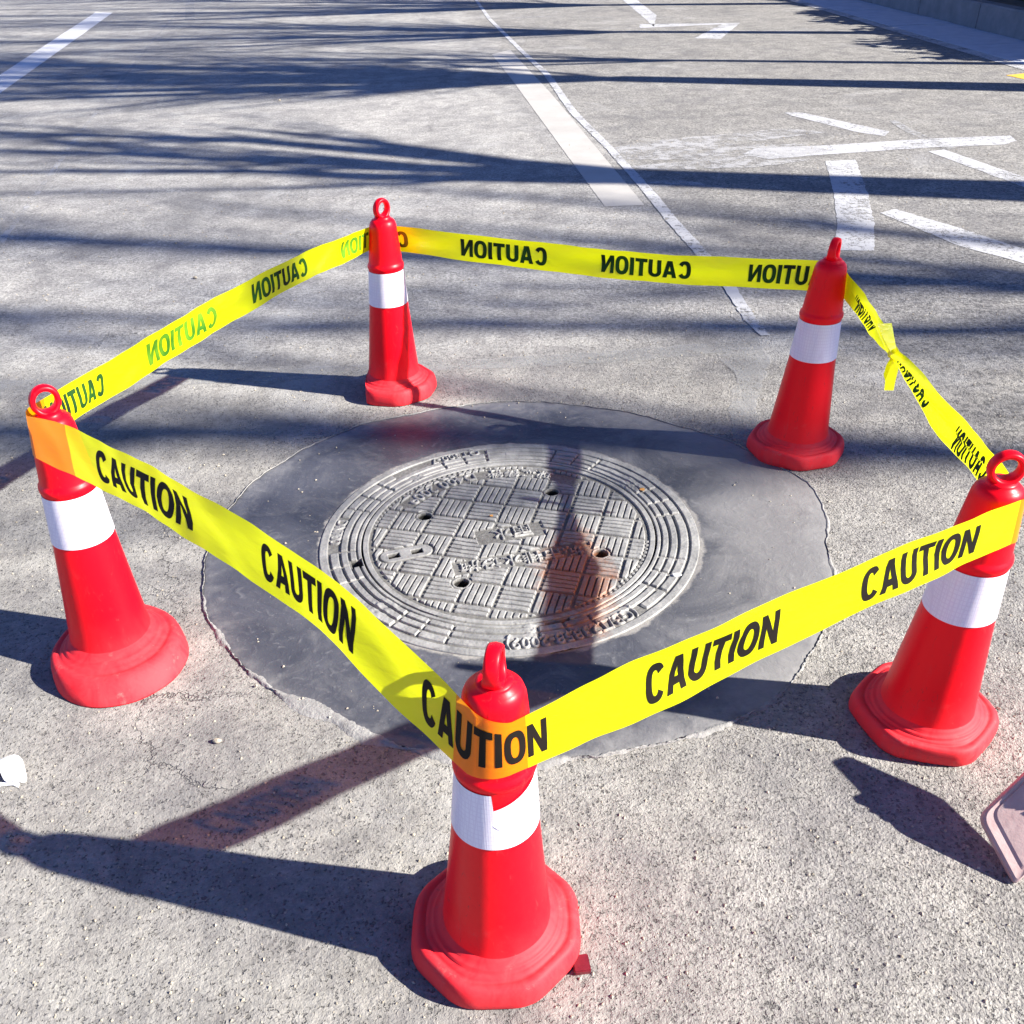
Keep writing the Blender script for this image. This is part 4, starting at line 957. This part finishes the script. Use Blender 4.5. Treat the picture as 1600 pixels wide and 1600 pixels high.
dry_leaf(768, 812, .014, 'tiny orange leaf bit in the middle of the manhole lid', .013)
# grit thrown over the road: too many to count
def grit():
    rnd = random.Random(21); V, F = [], []
    oct_f = [(0, 2, 4), (2, 1, 4), (1, 3, 4), (3, 0, 4), (2, 0, 5), (1, 2, 5), (3, 1, 5), (0, 3, 5)]
    for _ in range(5200):
        y = .7 + 7 * rnd.random() ** 1.7; x = rnd.uniform(-1, 1) * (.55 + y * .62)
        if math.hypot(x - MH[0], y - MH[1]) < .56: continue
        s = rnd.choice([.0012, .0016, .002, .0026, .0035]) * (1 + .12 * y)
        b = len(V); r = rnd.uniform(0, 3); z = .0048 if math.hypot(x - MH[0], y - MH[1]) < .9 else 0
        if z and rnd.random() < .6: continue
        for (dx, dy, dz) in ((1, 0, 0), (-1, 0, 0), (0, 1, 0), (0, -1, 0), (0, 0, .8), (0, 0, -.3)):
            k = rnd.uniform(.7, 1.3) * s; V.append((x + k * (dx * math.cos(r) - dy * math.sin(r)), y + k * (dx * math.sin(r) + dy * math.cos(r)), z + dz * k + s * .3))
        for f in oct_f: F.append(tuple(b + q for q in f))
    o = mesh('grit', V, F, M['stone']); tag(o, kind='stuff')
grit()

# ------------------------------------------------------------------ street trees beside the road (their shadows fall across it)
def tube(V, F, pts, rads, q=7):
    b0 = len(V); P = [Vector(p) for p in pts]
    for i, p in enumerate(P):
        d = (P[min(i + 1, len(P) - 1)] - P[max(i - 1, 0)]).normalized()
        a = d.orthogonal().normalized(); b = d.cross(a)
        if i: # keep the frame from spinning
            a = (pa - d * pa.dot(d)).normalized(); b = d.cross(a)
        pa = a
        for k in range(q): V.append(tuple(p + (a * math.cos(2 * math.pi * k / q) + b * math.sin(2 * math.pi * k / q)) * rads[i]))
    for i in range(len(P) - 1):
        for k in range(q): F.append((b0 + i * q + k, b0 + i * q + (k + 1) % q, b0 + (i + 1) * q + (k + 1) % q, b0 + (i + 1) * q + k))
def grow(V, F, p, d, L, r, rnd, depth, up=.35):
    n = 5; pts = [p.copy()]; rads = [r]
    for i in range(n):
        d = (d + Vector((rnd.gauss(0, .10), rnd.gauss(0, .10), rnd.gauss(0, .05) + up * .12))).normalized()
        p = p + d * L / n; pts.append(p.copy()); rads.append(r * (1 - .75 * (i + 1) / n))
        if depth > 0 and i >= 1:
            for _ in range(1 if depth > 1 else 2):
                if rnd.random() < .85:
                    a = rnd.uniform(0, 6.28); s = Vector((math.cos(a), math.sin(a), 0)); nd = (d + s * rnd.uniform(.35, .75)).normalized()
                    grow(V, F, p, nd, L * rnd.uniform(.45, .65), rads[-1] * .6, rnd, depth - 1, up)
    tube(V, F, pts, rads, 6 if r > .03 else 4)
def tree(base, main, label, seed, H=12, r0=.24, nb=12, dens=2, hb=4.5):
    root = empty('bare_tree', base); tag(root, label, 'tree', 'bare street trees beside the road')
    rnd = random.Random(seed); b = Vector(base)
    V, F = [], []
    tr = main[0]; pts = [Vector(p) - b for p, r in tr]; tube(V, F, pts, [r for p, r in tr], 14)
    mesh('trunk', V, F, M['bark'], root, True)
    V, F = [], []
    for limb in main[1:]:
        pts = [Vector(p) - b for p, r in limb]; rads = [r for p, r in limb]; tube(V, F, pts, rads, 8)
        for i in range(1, len(pts)):
            for _ in range(dens):
                d = (pts[i] - pts[i - 1]).normalized(); a = rnd.uniform(0, 6.28)
                grow(V, F, pts[i - 1].lerp(pts[i], rnd.random()), (d + Vector((math.cos(a), math.sin(a), 0)) * rnd.uniform(.3, .8)).normalized(), rnd.uniform(1.2, 2.4), rads[i] * .55, rnd, 2)
        # leader beyond the limb points, some of them taken from shadow pixels in the image
        d = (pts[-1] - pts[-2]).normalized(); grow(V, F, pts[-1], d, 3.0, rads[-1], rnd, 2)
    mesh('crown', V, F, M['bark'], root, True)
TX = 7.5
tree((TX, 4.7, .2), [[((TX, 4.7, .2), .30), ((TX, 4.68, 1.2), .26), ((TX, 4.71, 2.9), .25), ((TX, 4.75, 3.63), .235), ((TX, 4.82, 4.5), .22), ((TX, 4.92, 5.0), .17)],
     [((TX, 4.95, 4.6), .14), ((TX, 5.29, 5.37), .13), ((TX, 5.67, 6.33), .10), ((TX, 5.74, 7.1), .08), ((TX, 5.81, 7.94), .065)],
     [((TX, 4.85, 4.7), .13), ((TX, 4.92, 5.37), .115), ((TX, 5.0, 6.24), .095), ((TX, 5.09, 6.96), .08), ((TX, 5.14, 7.73), .06)],
     [((TX, 4.7, 4.6), .13), ((TX, 4.62, 5.5), .10), ((TX, 4.67, 6.2), .08), ((TX, 4.44, 7.5), .05)]],
     'bare street tree whose trunk shadow crosses the road behind the cones', 3, dens=2)
def straight_tree(x, y, lean, label, seed, r=.2, hf=4.5, L=4.5, nl=4, dens=2):
    rnd = random.Random(seed); f = (x + lean[0] * hf, y + lean[1] * hf, .2 + hf)
    m = [[((x, y, .2), r * 1.25), ((x + lean[0] * hf * .5, y + lean[1] * hf * .5, .2 + hf * .5), r), (f, r * .8)]]
    for k in range(nl):
        a = 6.28 * k / nl + rnd.uniform(-.5, .5); s = rnd.uniform(.22, .42)
        pts = [(f, r * .55)]; p = Vector(f); d = Vector((math.cos(a) * s, math.sin(a) * s, 1)).normalized()
        for i in range(4):
            d = (d + Vector((rnd.gauss(0, .07), rnd.gauss(0, .07), .05))).normalized(); p = p + d * L / 4; pts.append((tuple(p), r * (.47 - .09 * i)))
        m.append(pts)
    tree((x, y, .2), m, label, seed, dens=dens)
straight_tree(TX, 8.3, (0, .16), 'second bare street tree along the kerb, with a crown of steep limbs', 5, .22, 4.0, 7, 9, 6)
straight_tree(TX, 12.5, (0, .12), 'third bare street tree along the kerb, thin in the trunk', 6, .14, 3.6, 7, 9, 6)
straight_tree(TX, 9.9, (.0, .10), 'slim bare sapling between the second and third street trees', 7, .09, 3.4, 6.0, 6, 4)
for i, (y, r_) in enumerate([(16.5, .17), (20.5, .18), (24.5, .17), (29, .2), (34, .2)]):
    straight_tree(TX + .3 * math.sin(i * 2.3), y, (0, .06), 'bare street tree along the kerb, %s after the thin third one' % ('first', 'second', 'third', 'fourth', 'fifth')[i], 20 + i, r_, 3.5 + (i % 3) * .6, 7, 9, 5)
straight_tree(14.2, .9, (0, .02), 'tall bare tree behind the pavement, right of the nearest street tree', 40, .16, 6.0, 7.5, 6, 3)
BX = 15.0
tree((BX, -.4, .2), [[((BX, -.4, .2), .17), ((BX, -.7, 5), .13), ((BX, -.85, 8.2), .10), ((BX, -.91, 9.2), .085)],
     [((BX, -.91, 9.1), .12), ((BX, -1.09, 10.1), .125), ((BX, -1.26, 10.9), .12), ((BX, -1.5, 11.8), .10), ((BX, -1.5, 12.8), .07)],
     [((BX, -.91, 9.1), .06), ((BX + .5, -1.5, 10.2), .05), ((BX + .6, -2.1, 11.4), .04)],
     [((BX, -.91, 9.1), .06), ((BX - .5, -.5, 10.2), .05), ((BX - .6, -.2, 11.4), .04)]],
     'tall slim bare tree behind the pavement, nearly level with the camera', 41, dens=1)

# clipped hedge added behind the kerb to throw shade on the gutter
def hedge():
    rnd = random.Random(9); root = empty('shade_hedge', (7.0, 20, .25)); tag(root, 'dense evergreen hedge added behind the kerb at the far right to shade the gutter', 'hedge')
    V, F = [], []
    def leaf(c, s):
        n = Vector((rnd.gauss(0, 1), rnd.gauss(0, 1), rnd.gauss(0, 1))).normalized(); a = n.orthogonal().normalized(); b = n.cross(a); b0 = len(V)
        for (p, q) in ((-1, 0), (0, -.5), (1, 0), (0, .5)): V.append(tuple(c + a * p * s + b * q * s))
        F.append((b0, b0 + 1, b0 + 2, b0 + 3))
    for _ in range(60000):
        y = rnd.uniform(-9.6, 22); x = rnd.uniform(-.28, .45); top = 1.15 + .12 * math.sin(y * 2.1) + .08 * math.sin(y * 5.3 + 1) + .07 * rnd.gauss(0, 1)
        z = rnd.uniform(0, top); leaf(Vector((x, y, z)), rnd.uniform(.07, .12))
    mesh('foliage', V, F, M['leaf'], root)
    V, F = [], []; tube(V, F, [(.1, -9.4, .02), (.1, 21.8, .03)], [.04, .04], 6); mesh('stem', V, F, M['bark'], root)
hedge()
